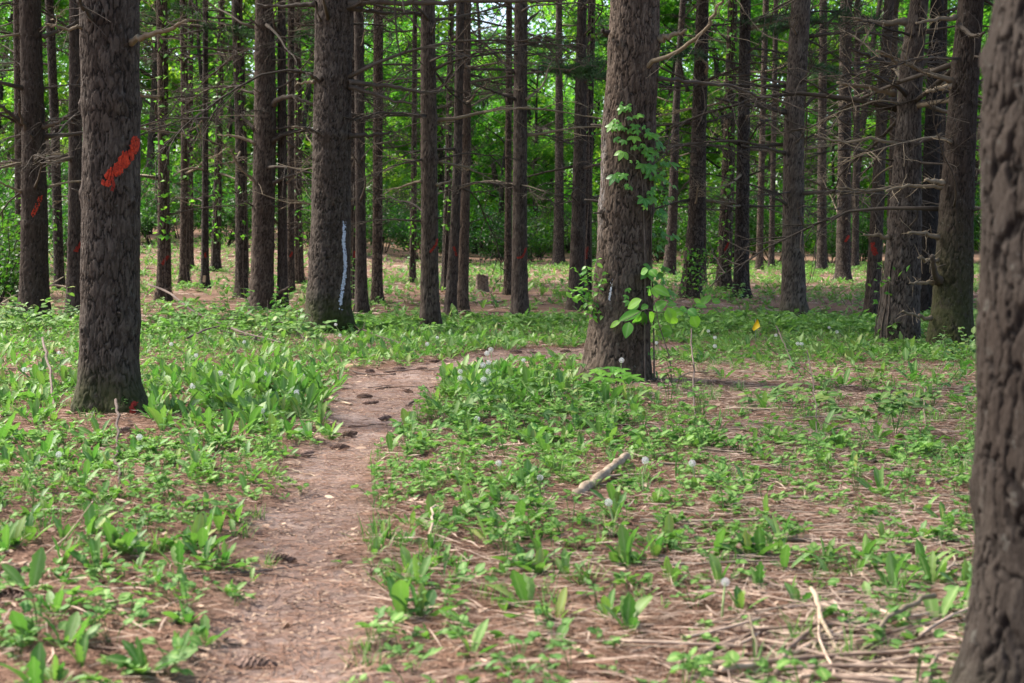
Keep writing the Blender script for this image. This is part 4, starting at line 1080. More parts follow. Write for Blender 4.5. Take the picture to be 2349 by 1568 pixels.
def weed_raw(rng, hi=True, tall=False):
    """low broad-leaved seedling: short stems with paired oval leaves"""
    mb = MB(); st = MB(); k = int(rng.integers(3, 7))
    for i in range(k):
        a = rng.random() * 6.28; h = rng.uniform(0.025, 0.075) * (2.2 if tall else 1); q = np.array([0.003 * math.cos(a), 0.003 * math.sin(a), 0])
        top = q + np.array([rng.uniform(.02, .06) * math.cos(a), rng.uniform(.02, .06) * math.sin(a), h])
        mb.add(*tube(np.array([q - (0, 0, .01), (q + top) / 2 + (0, 0, .01), top]), 0.0016, 3, False), rnd=0.2, mid=0.6)
        for j in range(int(rng.integers(2, 5))):
            b = a + rng.normal(0, 1.1); L = rng.uniform(0.022, 0.052)
            leaf_strip(mb, top - (0, 0, h * 0.25 * rng.random()), (math.cos(b), math.sin(b), rng.uniform(-.1, .7)), (rng.normal(0, .3), rng.normal(0, .3), 1), L, L * rng.uniform(0.5, 0.8), 5 if hi else 3, rng.uniform(0, .6), 0.12, 'oval', float(np.clip(rng.normal(.5, .25), 0, 1)))
    return mb.raw()

def palmate(mb, rng, base, d, up, L, k=5, n=5):
    d = unit(d); s = unit(np.cross(d, up)); rn = float(np.clip(rng.normal(.5, .25), 0, 1))
    for i in range(k):
        a = (i - (k - 1) / 2) * (1.15 if k >= 5 else 0.95); dd = d * math.cos(a) + s * math.sin(a)
        leaf_strip(mb, base, dd, up, L * (1 - 0.13 * abs(i - (k - 1) / 2)) * rng.uniform(.9, 1.1), L * 0.46, n, rng.uniform(0.1, 0.6), 0.1, 'oval', float(np.clip(rn + rng.normal(0, .08), 0, 1)))

def creeper_raw(rng, hi=True):
    mb = MB()
    for i in range(int(rng.integers(3, 7))):
        a = rng.random() * 6.28; h = rng.uniform(0.05, 0.16); rr = rng.uniform(0.0, 0.004)
        q = np.array([rr * math.cos(a), rr * math.sin(a), 0]); top = q + (rng.uniform(.02, .11) * math.cos(a), rng.uniform(.02, .11) * math.sin(a), h)
        mb.add(*tube(np.array([q, (q + top) / 2 + (0, 0, .01), top]), 0.0015, 3, False), rnd=0.2, mid=0.6)
        b = a + rng.normal(0, .6)
        palmate(mb, rng, top, (math.cos(b), math.sin(b), 0.1), (rng.normal(0, .25), rng.normal(0, .25), 1), rng.uniform(0.035, 0.065), int(rng.choice([3, 5, 5])), 5 if hi else 3)
    return mb.raw()

def grass_raw(rng, k=26):
    mb = MB()
    for i in range(k):
        a = rng.random() * 6.28; el = R(rng.uniform(45, 88)); L = rng.uniform(0.03, 0.09)
        leaf_strip(mb, (rng.normal(0, .015), rng.normal(0, .015), -0.004), (math.cos(a) * math.cos(el), math.sin(a) * math.cos(el), math.sin(el)), (-math.cos(a) * math.sin(el), -math.sin(a) * math.sin(el), math.cos(el)), L, 0.0035, 4, 0.5, 0.1, 'grass', rng.random())
    return mb.raw()

rh = np.random.default_rng(4242)
DAN = [dandelion_raw(rh) for _ in range(14)]; DANL = [dandelion_raw(rh, False) for _ in range(8)]
WEE = [weed_raw(rh) for _ in range(10)]; WEEL = [weed_raw(rh, False) for _ in range(6)]; WTALL = [weed_raw(rh, True, True) for _ in range(4)]
CRE = [creeper_raw(rh) for _ in range(6)]; CREL = [creeper_raw(rh, False) for _ in range(4)]
GRA = [grass_raw(rh) for _ in range(4)]

def blob(px, py, cx, cy, rx, ry):
    return np.exp(-(((px - cx) / rx) ** 2 + ((py - cy) / ry) ** 2))

def cover(px, py, x, y):
    """plants per square metre of each kind at a ground point, read off the photo"""
    off = 1 - path_mask(x, y)
    n1 = sstep(0.36, 0.62, fbm(x * 1.3, y * 0.9, 71)); n2 = sstep(0.40, 0.60, fbm(x * 0.9 + 9, y * 0.7, 83))
    dn = np.full(px.shape, 9.0); wd = np.full(px.shape, 16.0); cr = np.full(px.shape, 0.0)
    # left of the trail
    lz = (px < 790) & (py > 740) & (py < 1010)
    dn = np.where(lz, 16 + 20 * n1, dn); wd = np.where(lz, 10 + 12 * n2, wd)
    ln = (px < 690) & (py >= 1010)
    dn = np.where(ln, 12 + 28 * n1, dn); wd = np.where(ln, 26 + 30 * n2, wd)
    dn += 55 * blob(px, py, 560, 930, 190, 60)
    dn += 40 * blob(px, py, 1150, 905, 190, 50) + 40 * blob(px, py, 1100, 880, 90, 40); wd += 50 * blob(px, py, 1230, 960, 260, 80); cr += 14 * blob(px, py, 1330, 960, 180, 60)
    # right side: straw with scattered plants
    rz = (px > 1480) & (py > 835) & (py < 1010)
    dn = np.where(rz, 2 + 3 * n1, dn); wd = np.where(rz, 2 + 9 * n2, wd); cr += np.where(rz & (px > 1800), 7, 0) * n1
    rn = (px > 850) & (py >= 1010)
    dn = np.where(rn, 12 + 26 * n1, dn); wd = np.where(rn, 22 + 40 * n2, wd)
    rr_ = sstep(1450, 1750, px); dn = np.where(rn, dn * (1 - .3 * rr_), dn); wd = np.where(rn, wd * (1 - .35 * rr_), wd)
    # green band beyond the trail, then tan litter with green patches
    gb = (py > 736) & (py <= 835) & (px > 760)
    dn = np.where(gb, 34 + 12 * n1, dn); wd = np.where(gb, 20, wd)
    dn = np.where(gb & (px > 1500), 26 + 8 * n1, dn); wd = np.where(gb & (px > 1500), 40, wd)
    fz = py <= 736
    tan = 1 - 0.55 * sstep(672, 690, py) * sstep(742, 726, py) - 0.8 * blob(px, py, 850, 597, 330, 40) * 1.0
    dn = np.where(fz, (1.0 + 6 * n1) * tan, dn); wd = np.where(fz, (2 + 10 * n2) * tan, wd)
    # mat of straw at the foot of the creeper-clad pine and at bottom right
    dn *= 1 - 0.85 * blob(px, py, 1650, 880, 150, 35); wd *= 1 - 0.8 * blob(px, py, 1650, 880, 150, 35)
    dn *= 1 - 0.7 * blob(px, py, 2050, 1540, 260, 60)
    ft = np.maximum(np.maximum(blob(px, py, 258, 975, 110, 34), blob(px, py, 757, 785, 65, 18)), np.maximum(np.maximum(blob(px, py, 1430, 893, 100, 16), blob(px, py, 1385, 1140, 75, 42)), blob(px, py, 1733, 790, 22, 22))); dn *= 1 - 0.95 * ft; wd *= 1 - 0.85 * ft
    nr = 1.0 + 0.45 * sstep(1000, 1300, py)
    return dn * off * nr, wd * off * nr, cr * off

def scatter(rng, y0, y1, dens_i, scale=1.0, cap=200):
    half = (1174.5 + 90) / FPX
    A = half * (y1 * y1 - y0 * y0); n = int(A * cap)
    y = np.sqrt(rng.uniform(y0 * y0, y1 * y1, n)); x = rng.uniform(-half, half, n) * y
    px, py = to_px(x, y, macro(x, y))
    d = cover(px, py, x, y)[dens_i] * scale
    k = rng.random(n) < d / cap
    return x[k], y[k], px[k], py[k]

trunk_xy = np.array([(p['x'], p['Y'], p['r1'] * 1.25) for p in PINES])
def clear_of_trunks(x, y):
    d = np.hypot(x[:, None] - trunk_xy[None, :, 0], y[:, None] - trunk_xy[None, :, 1])
    return (d > trunk_xy[None, :, 2] + 0.02).all(1)

# landmarks for telling the small plants apart
LAND = []
def landmark(name, x, y): LAND.append((name, x, y))
for k, nm in SHORT.items():
    p = PD[k]
    if p['Y'] < 22: landmark(nm, p['x'], p['Y'])

# ------------------------------------------------------------------ STUMP, FLAG, VINES, SAPLINGS
rs = np.random.default_rng(31)
def stump():
    x, y = ground_pt(1105, 671); y += 0.15
    z0 = float(macro(np.array([x]), np.array([y]))[0]); s = y / FPX
    h = 42 * s; r0 = 14.5 * s
    r = root('tree_stump', (x, y, z0), 'short grey-brown cut pine stump with a broken jagged top in the clearing', 'stump')
    nth = 56; z = np.linspace(-0.08, 1, 22); th = np.arange(nth) * 2 * math.pi / nth
    TH, Z = np.meshgrid(th, z)
    jag = h * (0.86 + 0.12 * np.cos(TH + 2.2) + 0.16 * (vnoise(TH * 3, TH * 0, 6) - .5) + 0.2 * (np.cos(TH * 0.5 - 0.2) ** 12))
    rad = r0 * (1 + 0.25 * np.exp(-np.maximum(Z, 0) / 0.18) + 0.07 * np.cos(3 * TH + 1) + 0.10 * (vnoise(TH * 14 / 6.28 * 3, Z * 2, 8) - .5))
    V = np.stack([rad * np.cos(TH), rad * np.sin(TH), Z * jag], -1).reshape(-1, 3)
    n = len(z); i = np.arange(n - 1)[:, None] * nth; j = np.arange(nth)[None]; j2 = (j + 1) % nth
    Q = np.stack([i + j, i + j2, i + nth + j2, i + nth + j], -1).reshape(-1, 4)
    obj('bark', build_mesh('bark', V, [Q], M['stump'], {'bark': 0.3 + 0.7 * vnoise(TH.ravel() * 9, Z.ravel() * 3, 5), 'moss': 0.2 * (Z.ravel() < .2)}, True), r)
    top = V[-nth:] * (0.98, 0.98, 1) ; c = np.array([[0, 0, h * 0.72]]); mid = np.stack([top[:, 0] * .5, top[:, 1] * .5, 0.5 * top[:, 2] + 0.5 * h * .74 + rs.normal(0, .012, nth)], 1)
    Vt = np.concatenate([top - (0, 0, .004), mid, c]); j = np.arange(nth); j2 = (j + 1) % nth
    obj('cut_face', build_mesh('cut_face', Vt, [np.stack([j, j2, nth + j2, nth + j], 1), np.stack([nth + j, nth + j2, np.full(nth, 2 * nth)], 1)], M['stick_dark'], {'rnd': rs.random(len(Vt))}, False), r)
    landmark('the cut stump', x, y)
stump()

def flag():
    x, y = ground_pt(1733, 790); z0 = height1(x, y); s = y / FPX
    r = root('marker_flag', (x, y, z0), 'small yellow plastic marker flag on a thin wire before the sturdy unmarked pine', 'flag')
    zt = (790 - 730) * s
    V, Tt, Q = tube(np.array([(0, 0, -0.05), (0, 0, zt * .5), (-0.002, 0, zt)]), 0.0016, 6)
    obj('wire', build_mesh('wire', V, [Tt, Q], M['wire'], None, True), r)
    pts = [(1737, 737), (1741, 752), (1729, 760), (1726, 756), (1733, 742)]
    P = [((a - 1733) * s * 1.25, -0.004, (790 - 748 + (748 - b) * 1.2 + 4) * s) for a, b in pts]
    n = 5; V = np.array([(a, -0.006 + 0.012 * math.sin(c * 40), c) for a, b, c in P] + [(a, -0.0055 + 0.012 * math.sin(c * 40) + .0012, c) for a, b, c in P])
    mb = MB(); mb.add(V, [(0, 1, 2), (0, 2, 3), (0, 3, 4), (5, 7, 6), (5, 8, 7), (5, 9, 8)], [(k, (k + 1) % 5, 5 + (k + 1) % 5, 5 + k) for k in range(5)])
    obj('pennant', mb.mesh('pennant', M['flag']), r)
    landmark('the yellow flag', x, y)
flag()

def trunk_point(p, px, py, off):
    X, Z = at_depth(px, py, p['Y'] - p['r1']); z = float(Z) - p['z0']
    q = (float(X) - p['x'] - float(np.interp(z, p['zs'], p['xs']))) / float(np.interp(z, p['zs'], p['rs']))
    out = 0.0
    if abs(q) > 0.97: out = (abs(q) - 0.97) * p['r1']; q = math.copysign(0.97, q)
    th = p['thcam'] + math.asin(q)
    n = np.array([math.cos(th), math.sin(th), 0])
    return p['pos'](np.array([th]), np.array([z]), off)[0] + np.array([math.copysign(out, q), 0, 0]), n

def main_creeper():
    p = PD['T26']
    r = root('climbing_creeper', (p['x'], p['Y'], p['z0']), 'five-leaved green creeper climbing the face of the thick scaly pine trunk', 'creeper')
    cl = [(520, 500, 4), (545, 498, 3), (575, 535, 4), (485, 580, 5), (515, 582, 4), (570, 578, 4), (505, 555, 3), (565, 630, 5), (620, 625, 5), (655, 650, 6), (602, 618, 4), (525, 700, 6), (560, 680, 3), (615, 695, 5), (600, 755, 6), (620, 772, 6), (660, 745, 5), (710, 745, 7),
          (495, 810, 6), (525, 808, 4), (645, 815, 5), (690, 825, 5), (595, 915, 6), (630, 915, 5), (690, 910, 5), (640, 970, 5), (655, 1000, 5), (660, 1075, 6), (715, 1085, 6), (605, 1250, 7), (640, 1265, 6), (685, 1235, 6), (655, 1330, 7), (690, 1345, 6), (540, 1385, 4), (640, 700, 4), (655, 860, 4), (615, 880, 4), (648, 1130, 5)]
    st = MB(); lv = MB(); pts = []
    for (cx, cy, sz) in cl:
        px, py = 1174.5 + .4994 * cx, .4994 * cy
        q, n = trunk_point(p, px, py, 0.03 + 0.03 * rs.random()); pts.append((q, n))
        L = sz * 0.0115
        out = n * 0.7 + np.array([0.5 if cx > 600 else -0.45 if cx < 540 else rs.normal(0, .4), -0.25, 0.15])
        b0 = q - n * 0.05
        st.add(*tube(np.array([b0 - (0, 0, .03), (b0 + q) / 2 + (0, 0, .005), q]), 0.0013, 3, False), rnd=.3)
        d = unit(np.array([out[0], out[1] * .6, -0.75 + rs.normal(0, .3)]))
        palmate(lv, rs, q, d, unit(n + (0, -0.3, .9)), L, int(rs.choice([3, 4, 5])), 6)
        for _ in range(2):
            q2 = q + rs.normal(0, .035, 3) * (1, .5, 1.3); palmate(lv, rs, q2, (rs.normal(0, .6), -.3, -.7), unit(n + (0, -0.3, .7)), L * rs.uniform(.4, .7), 3, 4)
    for path in ([(640, 1800), (655, 1500), (650, 1250), (640, 1000), (640, 800), (620, 640), (570, 540), (530, 480)], [(600, 1780), (610, 1500), (615, 1250), (605, 950), (600, 770), (560, 690), (510, 690)]):
        P = [trunk_point(p, 1174.5 + .4994 * a, min(.4994 * b, 872), 0.012)[0] for a, b in path]
        st.add(*tube(smooth_path(P, 30), 0.004 * np.linspace(1.4, .5, 30), 5, False), rnd=.5)
    obj('vine_stem', st.mesh('vine_stem', M['twig'], True), r); obj('leaves', lv.mesh('leaves', M['sapleaf'], True), r)
main_creeper()

def ivy(key, z0, z1, n, spread, L, label, side=0.0, wide=1.0):
    p = PD[key]
    r = root('climbing_creeper', (p['x'], p['Y'], p['z0']), label, 'creeper', 'creepers on far trunks')
    lv = MB(); st = MB()
    zc = z0 + (z1 - z0) * rs.random(n); th = p['thcam'] + side + rs.normal(0, spread, n)
    P = p['pos'](th, zc, 0.02); P += np.stack([np.cos(th), np.sin(th), th * 0], 1) * (rs.random(n) * 0.09 * wide)[:, None]
    V, Tt = leaf_cards(rs, P, L, 0.2)
    lv.add(V, Tt, None, rnd=np.repeat(rs.random(n), 4), mid=0)
    for a in (-0.5, 0.3, 0.9):
        zz = np.linspace(0, z1, 24); tt = p['thcam'] + side + a * spread + 0.3 * np.sin(zz * 2 + a * 5)
        st.add(*tube(p['pos'](tt, zz, 0.008), 0.006, 4, False), rnd=.5)
    obj('vine_stem', st.mesh('vine_stem', M['twig'], True), r); obj('leaves', lv.mesh('leaves', M['sapleaf']), r)
ivy('T5', 1.0, 6.2, 260, 0.9, 0.10, 'creeper leaves clothing the slim pine right of the red-slashed trunk', 0.9)
ivy('T6', 1.5, 6.5, 180, 0.9, 0.10, 'creeper leaves on the thin dark pine of the left bank', 1.0)
ivy('T8', 0.6, 7.5, 420, 1.2, 0.11, 'thick creeper wrapping the far pine on the left bank', 0.3, 1.5)
ivy('T9', 1.0, 5.0, 120, 0.9, 0.09, 'sparse creeper on the slim pine just left of the swollen-jointed trunk', 0.9)
ivy('T12b', 0.6, 4.5, 170, 1.0, 0.09, 'creeper on the far trunk nearest the left edge of the blue-streaked pine', 0.8)
ivy('T29', 0.2, 7.0, 420, 1.0, 0.10, 'creeper hanging down the red-marked pine beside the smooth greyish trunk', 0.4, 1.4)
ivy('T28', 0.1, 0.85, 170, 0.8, 0.075, 'leafy creeper tuft round the foot of the leaning pine', 0.2, 2.2)
ivy('T18', 1.2, 6.0, 130, 0.9, 0.09, 'creeper on the narrow pine peeping out behind the close pair', 0.5)
ivy('T16', 0.3, 3.0, 110, 1.1, 0.08, 'creeper round the lower half of the very thin dark pine', 0.2)
ivy('T25b', 2.5, 7.0, 160, 1.2, 0.10, 'creeper high on the narrow dark trunk behind the greenish pine', 0.6, 1.6)
ivy('T14b', 0.5, 1.6, 30, 0.8, 0.08, 'few creeper sprigs low beside the blue-streaked pine', 0.5)
ivy('T38', 0.2, 0.7, 26, 0.5, 0.06, 'little creeper sprig low on the lit ridged pine', -1.0)

def sapling():
    """compound-leaved sapling in front of the creeper-clad pine: leaf base and tip read off the photo"""
    f = lambda a, b: (1272.4 + .2145 * a, 581 + .2145 * b)
    p = PD['T26']; Y = p['Y'] - 0.32
    bx, by = at_depth(*f(1250, 1290), Y); z0 = float(macro(np.array([float(bx)]), np.array([Y]))[0])
    r = root('leafy_sapling', (float(bx), Y, z0), 'bright green sapling with large drooping leaflets in front of the creeper-clad pine', 'sapling')
    loc = lambda a, b, dy: np.array([float(at_depth(*f(a, b), Y + dy)[0]) - float(bx), dy, float(at_depth(*f(a, b), Y + dy)[1]) - z0])
    st = MB()
    stem = [loc(1250, 1330, 0), loc(1240, 1160, 0), loc(1180, 960, 0), loc(1110, 760, 0), loc(1090, 620, 0)]; stem[0][2] = -0.03
    st.add(*tube(smooth_path(stem, 16), 0.004 * np.linspace(1.3, .6, 16), 6), rnd=.5)
    for pth, dy in [([(1090, 640), (1010, 590), (920, 620), (820, 690), (700, 740)], -.1), ([(1090, 640), (1160, 640), (1260, 610), (1420, 600), (1560, 560), (1680, 520)], .05), ([(1110, 760), (1150, 790)], -.05), ([(1090, 620), (1050, 480), (1020, 370)], 0)]:
        st.add(*tube(smooth_path([loc(a, b, dy * k) for k, (a, b) in enumerate(pth)], 14), 0.0022, 5), rnd=.5)
    obj('stem', st.mesh('stem', M['twig'], True), r)
    leaves = [((945, 625), (925, 882), 110), ((930, 625), (690, 775), 100), ((910, 665), (855, 805), 85), ((800, 740), (765, 925), 95), ((1010, 630), (1062, 775), 85), ((705, 735), (565, 835), 60), ((930, 500), (752, 645), 90), ((1000, 560), (925, 615), 60), ((900, 512), (815, 632), 80),
              ((1055, 612), (1222, 535), 95), ((1210, 580), (1260, 785), 110), ((1145, 710), (1250, 705), 50), ((1430, 600), (1505, 692), 80), ((1470, 660), (1522, 822), 100), ((1590, 560), (1665, 428), 105), ((1255, 690), (1300, 775), 70), ((1400, 615), (1255, 685), 70), ((1500, 560), (1645, 600), 55), ((1680, 515), (1785, 540), 60),
              ((1040, 785), (1130, 812), 60), ((1115, 890), (1290, 845), 85), ((1200, 560), (1330, 570), 55), ((1260, 600), (1370, 700), 90), ((1560, 540), (1480, 500), 50), ((1330, 600), (1440, 640), 65), ((1270, 540), (1200, 500), 40),
              ((1015, 380), (1005, 482), 80), ((1040, 370), (1100, 490), 75), ((1055, 365), (1232, 492), 95), ((1000, 178), (908, 245), 70), ((1010, 190), (985, 315), 80), ((1020, 180), (1078, 265), 80), ((1060, 365), (1180, 410), 60), ((1150, 790), (1250, 860), 70)]
    for q, (a, b, wd) in enumerate(leaves):
        dy = rs.normal(0, .07); A = loc(*a, dy); B = loc(*b, dy + rs.normal(0, .04)); d = B - A; L = float(np.linalg.norm(d))
        mb = MB(); leaf_strip(mb, A, d + (0, 0, .25 * L), unit(np.array([rs.normal(0, .3), -0.9, 0.45])), L, 1.2 * wd * .2145 * Y / FPX, 9, 0.35, 0.18, 'oval', float(np.clip(rs.normal(.7, .25), 0, 1)))
        obj('leaf', mb.mesh('leaf', M['sapleaf'], True), r)
    landmark('the drooping-leaved sapling', float(bx), Y)
    # fine-leaved sapling left of the trunk
    Y2 = p['Y'] - 0.12; cx, cz = at_depth(*f(600, 1300), Y2); zz = float(macro(np.array([float(cx)]), np.array([Y2]))[0])
    r2 = root('small_leaved_sapling', (float(cx), Y2, zz), 'thin sapling with many small paired leaves at the left edge of the creeper-clad pine', 'sapling')
    lo = lambda a, b, dy: np.array([float(at_depth(*f(a, b), Y2 + dy)[0]) - float(cx), dy, float(at_depth(*f(a, b), Y2 + dy)[1]) - zz])
    st = MB(); lv = MB()
    for pth in ([(600, 1330), (590, 1000), (540, 780), (440, 560), (360, 400), (260, 180), (200, 150)], [(440, 560), (470, 380), (540, 200), (620, 150)], [(360, 400), (350, 250), (340, 140)], [(540, 780), (520, 640), (500, 500)], [(590, 1000), (680, 960), (780, 960), (960, 1040)], [(595, 1080), (560, 960), (500, 920)],
                [(360, 420), (300, 380), (200, 420)], [(350, 520), (270, 470), (180, 480)], [(600, 560), (660, 520), (730, 520)], [(340, 690), (355, 560), (360, 400)], [(470, 380), (420, 260), (460, 70)], [(440, 560), (400, 600), (410, 690)], [(590, 1100), (640, 1080), (720, 1060)], [(780, 960), (760, 920), (740, 930)]):
        if pth[0] == (600, 560): pth = [(560, 600)] + pth
        P = smooth_path([lo(a, b, rs.normal(0, .035)) for a, b in pth], 12)
        st.add(*tube(P, 0.0022 * np.linspace(1.2, .6, 12), 4, False), rnd=.5)
        for i in range(3, 12):
            for s in (-1, 1):
                if pth[0] == (600, 1330) and i < 5: continue
                if rs.random() < .25: continue
                L = rs.uniform(0.03, 0.055)
                leaf_strip(lv, P[i], (s * rs.uniform(.3, 1), rs.normal(0, .5) - .2, rs.uniform(-.8, .6)), (rs.normal(0, .3), -.5, 1), L, L * .5, 6, rs.uniform(.1, .6), .15, 'oval', float(np.clip(rs.normal(.5, .3), 0, 1)))
    obj('stem', st.mesh('stem', M['twig'], True), r2); obj('leaves', lv.mesh('leaves', M['sapleaf'], True), r2)
    # broad palmate plant at the trunk's foot
    xa, ya = ground_pt(*f(640, 1560)); za = height1(xa, ya)
    r3 = root('creeper_seedling', (xa, ya, za), 'lush pale green five-leaved plant at the foot of the creeper-clad pine', 'plant')
    lo3 = lambda a, b, dy: np.array([float(at_depth(*f(a, b), ya + dy)[0]) - xa, dy, float(at_depth(*f(a, b), ya + dy)[1]) - za])
    st = MB(); lv = MB()
    for a, b, s in [(470, 1260, 6.5), (620, 1225, 6.0), (740, 1300, 6.5), (520, 1340, 7), (640, 1350, 7.5), (800, 1330, 7), (400, 1400, 6), (640, 1450, 6.5), (560, 1290, 6), (380, 1480, 5.5), (700, 1250, 5.5), (480, 1450, 5), (900, 1350, 4)]:
        q = lo3(a, b, rs.normal(0, .06)); b0 = np.array([q[0] * .35, rs.normal(0, .02), 0])
        st.add(*tube(np.array([b0, (b0 + q) / 2 + (0, 0, .02), q]), 0.002, 5), rnd=.6)
        palmate(lv, rs, q, (rs.normal(0, .6) + (a - 620) / 200, -.6, -.05), (rs.normal(0, .15), -.25, 1), s * .0115, 5, 6)
    obj('stems', st.mesh('stems', M['stem'], True), r3); obj('leaves', lv.mesh('leaves', M['sapleaf'], True), r3)
    landmark('the lush five-leaved plant', xa, ya)
sapling()

def bramble(label, pts, Hm, n, L, mat, name='low_bramble'):
    px = np.array([q[0] for q in pts]); py = np.array([q[1] for q in pts]); X, Y = at_ground(px, py)
    cx, cy = float(X.mean()), float(Y.mean()); z0 = height1(cx, cy)
    r = root(name, (cx, cy, z0), label, 'shrub', 'low leafy shrubs on the floor')
    for _ in range(n):
        lv = MB(); i = rs.integers(0, len(X)); b = np.array([X[i] - cx + rs.normal(0, .12), Y[i] - cy + rs.normal(0, .2), 0]); b[2] = height1(b[0] + cx, b[1] + cy) - z0 - .02
        P = crooked(rs, b, (rs.normal(0, .5), rs.normal(0, .5), 1), Hm * rs.uniform(.5, 1.1), 8, .06, .15)
        V, Tt, Q = tube(P, 0.003 * np.linspace(1, .5, 8), 4, False)
        so_ = obj('stem', build_mesh('stem', V, [Tt, Q], M['twig'], None, True), r)
        for k in range(3, 8):
            for _ in range(2):
                l = L * rs.uniform(.6, 1.2); leaf_strip(lv, P[k], (rs.normal(0, 1), rs.normal(0, 1) - .3, rs.uniform(-.4, .4)), (rs.normal(0, .25), -.25 + rs.normal(0, .2), 1), l, l * .62, 4, rs.uniform(.1, .6), .12, 'oval', float(np.clip(rs.normal(.55, .25), 0, 1)))
        obj('leaves', lv.mesh('leaves', mat, True), so_)
bramble('pale green bramble patch between the red-slashed and swollen-jointed pines', [(430, 760), (480, 750), (530, 755), (570, 740), (400, 765), (500, 735), (600, 765), (640, 770)], 0.36, 60, 0.09, M['lime'])
bramble('bramble shoots round the foot of the swollen-jointed pine', [(585, 735), (610, 725), (630, 715), (660, 745)], 0.45, 16, 0.08, M['sapleaf'])
bramble('leafy sprouts beside the left edge of the blue-streaked pine', [(690, 785), (670, 775), (640, 780)], 0.3, 18, 0.085, M['herb'])
bramble('leafy shrub tangle before the very dark left pine', [(30, 745), (60, 760), (110, 755), (150, 745), (10, 765)], 0.4, 34, 0.09, M['herb'])
bramble('small bush at the foot of the ivy-hung pine', [(1655, 690), (1665, 692)], 0.4, 12, 0.08, M['sapleaf'])
bramble('small dark bush left of the foot of the smooth greyish pine', [(1688, 694), (1704, 696)], 0.4, 12, 0.08, M['herb'])
bramble('green sprouts between the mossy pine and blurred pine', [(2205, 815), (2225, 820), (2190, 825)], 0.22, 16, 0.06, M['herb'])
bramble('tall thin leafy shoots left of the thin splotch-marked pine', [(1990, 715), (2010, 720)], 0.3, 6, 0.07, M['lime'])
bramble('sprouts right at the foot of the thin leaning pine', [(2018, 780), (1995, 785)], 0.3, 7, 0.07, M['lime'])
bramble('sprig of leaves beside the slim pine right of the blue streak', [(822, 690), (815, 700)], 0.75, 4, 0.1, M['lime'])
bramble('leafy seedlings among the straw right of the creeper-clad pine', [(1760, 930), (1790, 925), (1840, 940)], 0.16, 9, 0.06, M['herb'])
bramble('dark leafy seedlings in straw before the blurred pine', [(1960, 950), (1990, 945), (2020, 955), (2110, 920), (2150, 935), (2180, 950)], 0.15, 20, 0.06, M['herb'])

# ------------------------------------------------------------------ STICKS, LOGS, CONES, STONE
STICKN = set()
def stick(pts, wpx, mat, label, name='stick', lift=None, twigs=0, taper=0.55, endcol=None, jag=0.004):
    X, Y = at_ground(np.array([q[0] for q in pts], float), np.array([q[1] for q in pts], float))
    Z = height(X, Y); r0 = 0.5 * wpx / FPX * float(Y.mean())
    Z = Z + r0 * 0.7 + (0.0 if lift is None else np.array(lift))
    c = np.array([float(X.mean()), float(Y.mean()), float(Z.min())])
    P = np.stack([X, Y, Z], 1) - c; n = max(8, 4 * len(pts)); P = smooth_path(P, n); P += rs.normal(0, jag, P.shape) * (1, 1, .5)
    mb = MB(); rr = r0 * np.linspace(1, taper, n) * (1 + 0.12 * rs.normal(0, 1, n).clip(-1, 1))
    V, Tt, Q = tube(P, rr, 8)
    mb.add(V, Tt, Q, rnd=vnoise(np.arange(len(V)) * .21, np.zeros(len(V)), int(rs.integers(0, 999))))
    for _ in range(twigs):
        i = int(rs.integers(2, n - 1)); Pt = crooked(rs, P[i], unit(P[i] - P[i - 1]) + rs.normal(0, .6, 3) * (1, 1, .5), rs.uniform(.08, .35), 5, .02, .2)
        mb.add(*tube(Pt, max(r0 * .35, .0015) * np.linspace(1, .4, 5), 4, False), rnd=.5)
    o = obj(name, mb.mesh(name, mat, True), None, c); thing(o, label, 'stick', 'fallen sticks and branches')
    nm_ = 'the ' + label.split(' lying')[0].split(' standing')[0].split(' beside')[0].split(' in ')[0].split(' tilted')[0]
    if len(nm_.split()) <= 6 and nm_ not in STICKN: STICKN.add(nm_); landmark(nm_, float(X.mean()), float(Y.mean()))
    return o
D_, P_, G_ = M['stick_dark'], M['stick_pale'], M['deadwood_pale']
stick([(1325, 1150), (1362, 1124), (1400, 1098), (1436, 1074)], 23, M['log'], 'thick pale broken stick tilted up out of the herbs right of the trail', 'broken_stick', [0, .010, .020, .030], 2, 0.92, jag=.003)
stick([(402, 1490), (470, 1506), (546, 1527)], 11, D_, 'short dark stick lying on the left edge of the trail nearest the camera')
stick([(2, 1309), (50, 1307), (113, 1312)], 13, P_, 'pale stick lying at the left picture edge', twigs=1)
stick([(656, 1078), (690, 1080), (724, 1087)], 6, P_, 'small pale sliver lying on the trail left edge', twigs=0)
stick([(636, 1208), (681, 1216)], 6, D_, 'tiny dark stick lying beside the trail narrowing', twigs=0)
stick([(560, 1325), (600, 1340), (650, 1360)], 6, D_, 'thin dark twig lying across the trail left side')
stick([(470, 1440), (540, 1465), (590, 1472)], 7, D_, 'thin brown twig lying above the short dark stick', 'twig')
stick([(600, 1440), (640, 1420), (690, 1400)], 4, D_, 'thin slanting twig lying in the trail middle', 'twig')
stick([(1857, 1078), (1946, 1098), (2067, 1143), (2140, 1168), (2220, 1205)], 9, G_, 'long grey branch lying in the straw at right', twigs=5)
stick([(1616, 1098), (1650, 1085), (1740, 1070), (1830, 1062)], 6, D_, 'long dark twig lying among herbs right of the tilted stick', twigs=5)
stick([(1570, 1080), (1610, 1090), (1660, 1105)], 7, D_, 'dark curved twig lying near the tilted broken stick', twigs=2)
stick([(1694, 951), (1766, 938), (1826, 936)], 9, D_, 'dark branch lying on the straw mat before the yellow flag', twigs=3)
stick([(1736, 1253), (1860, 1262), (1966, 1263), (2090, 1290), (2215, 1303)], 11, P_, 'long pale peeled branch lying in the straw', twigs=5)
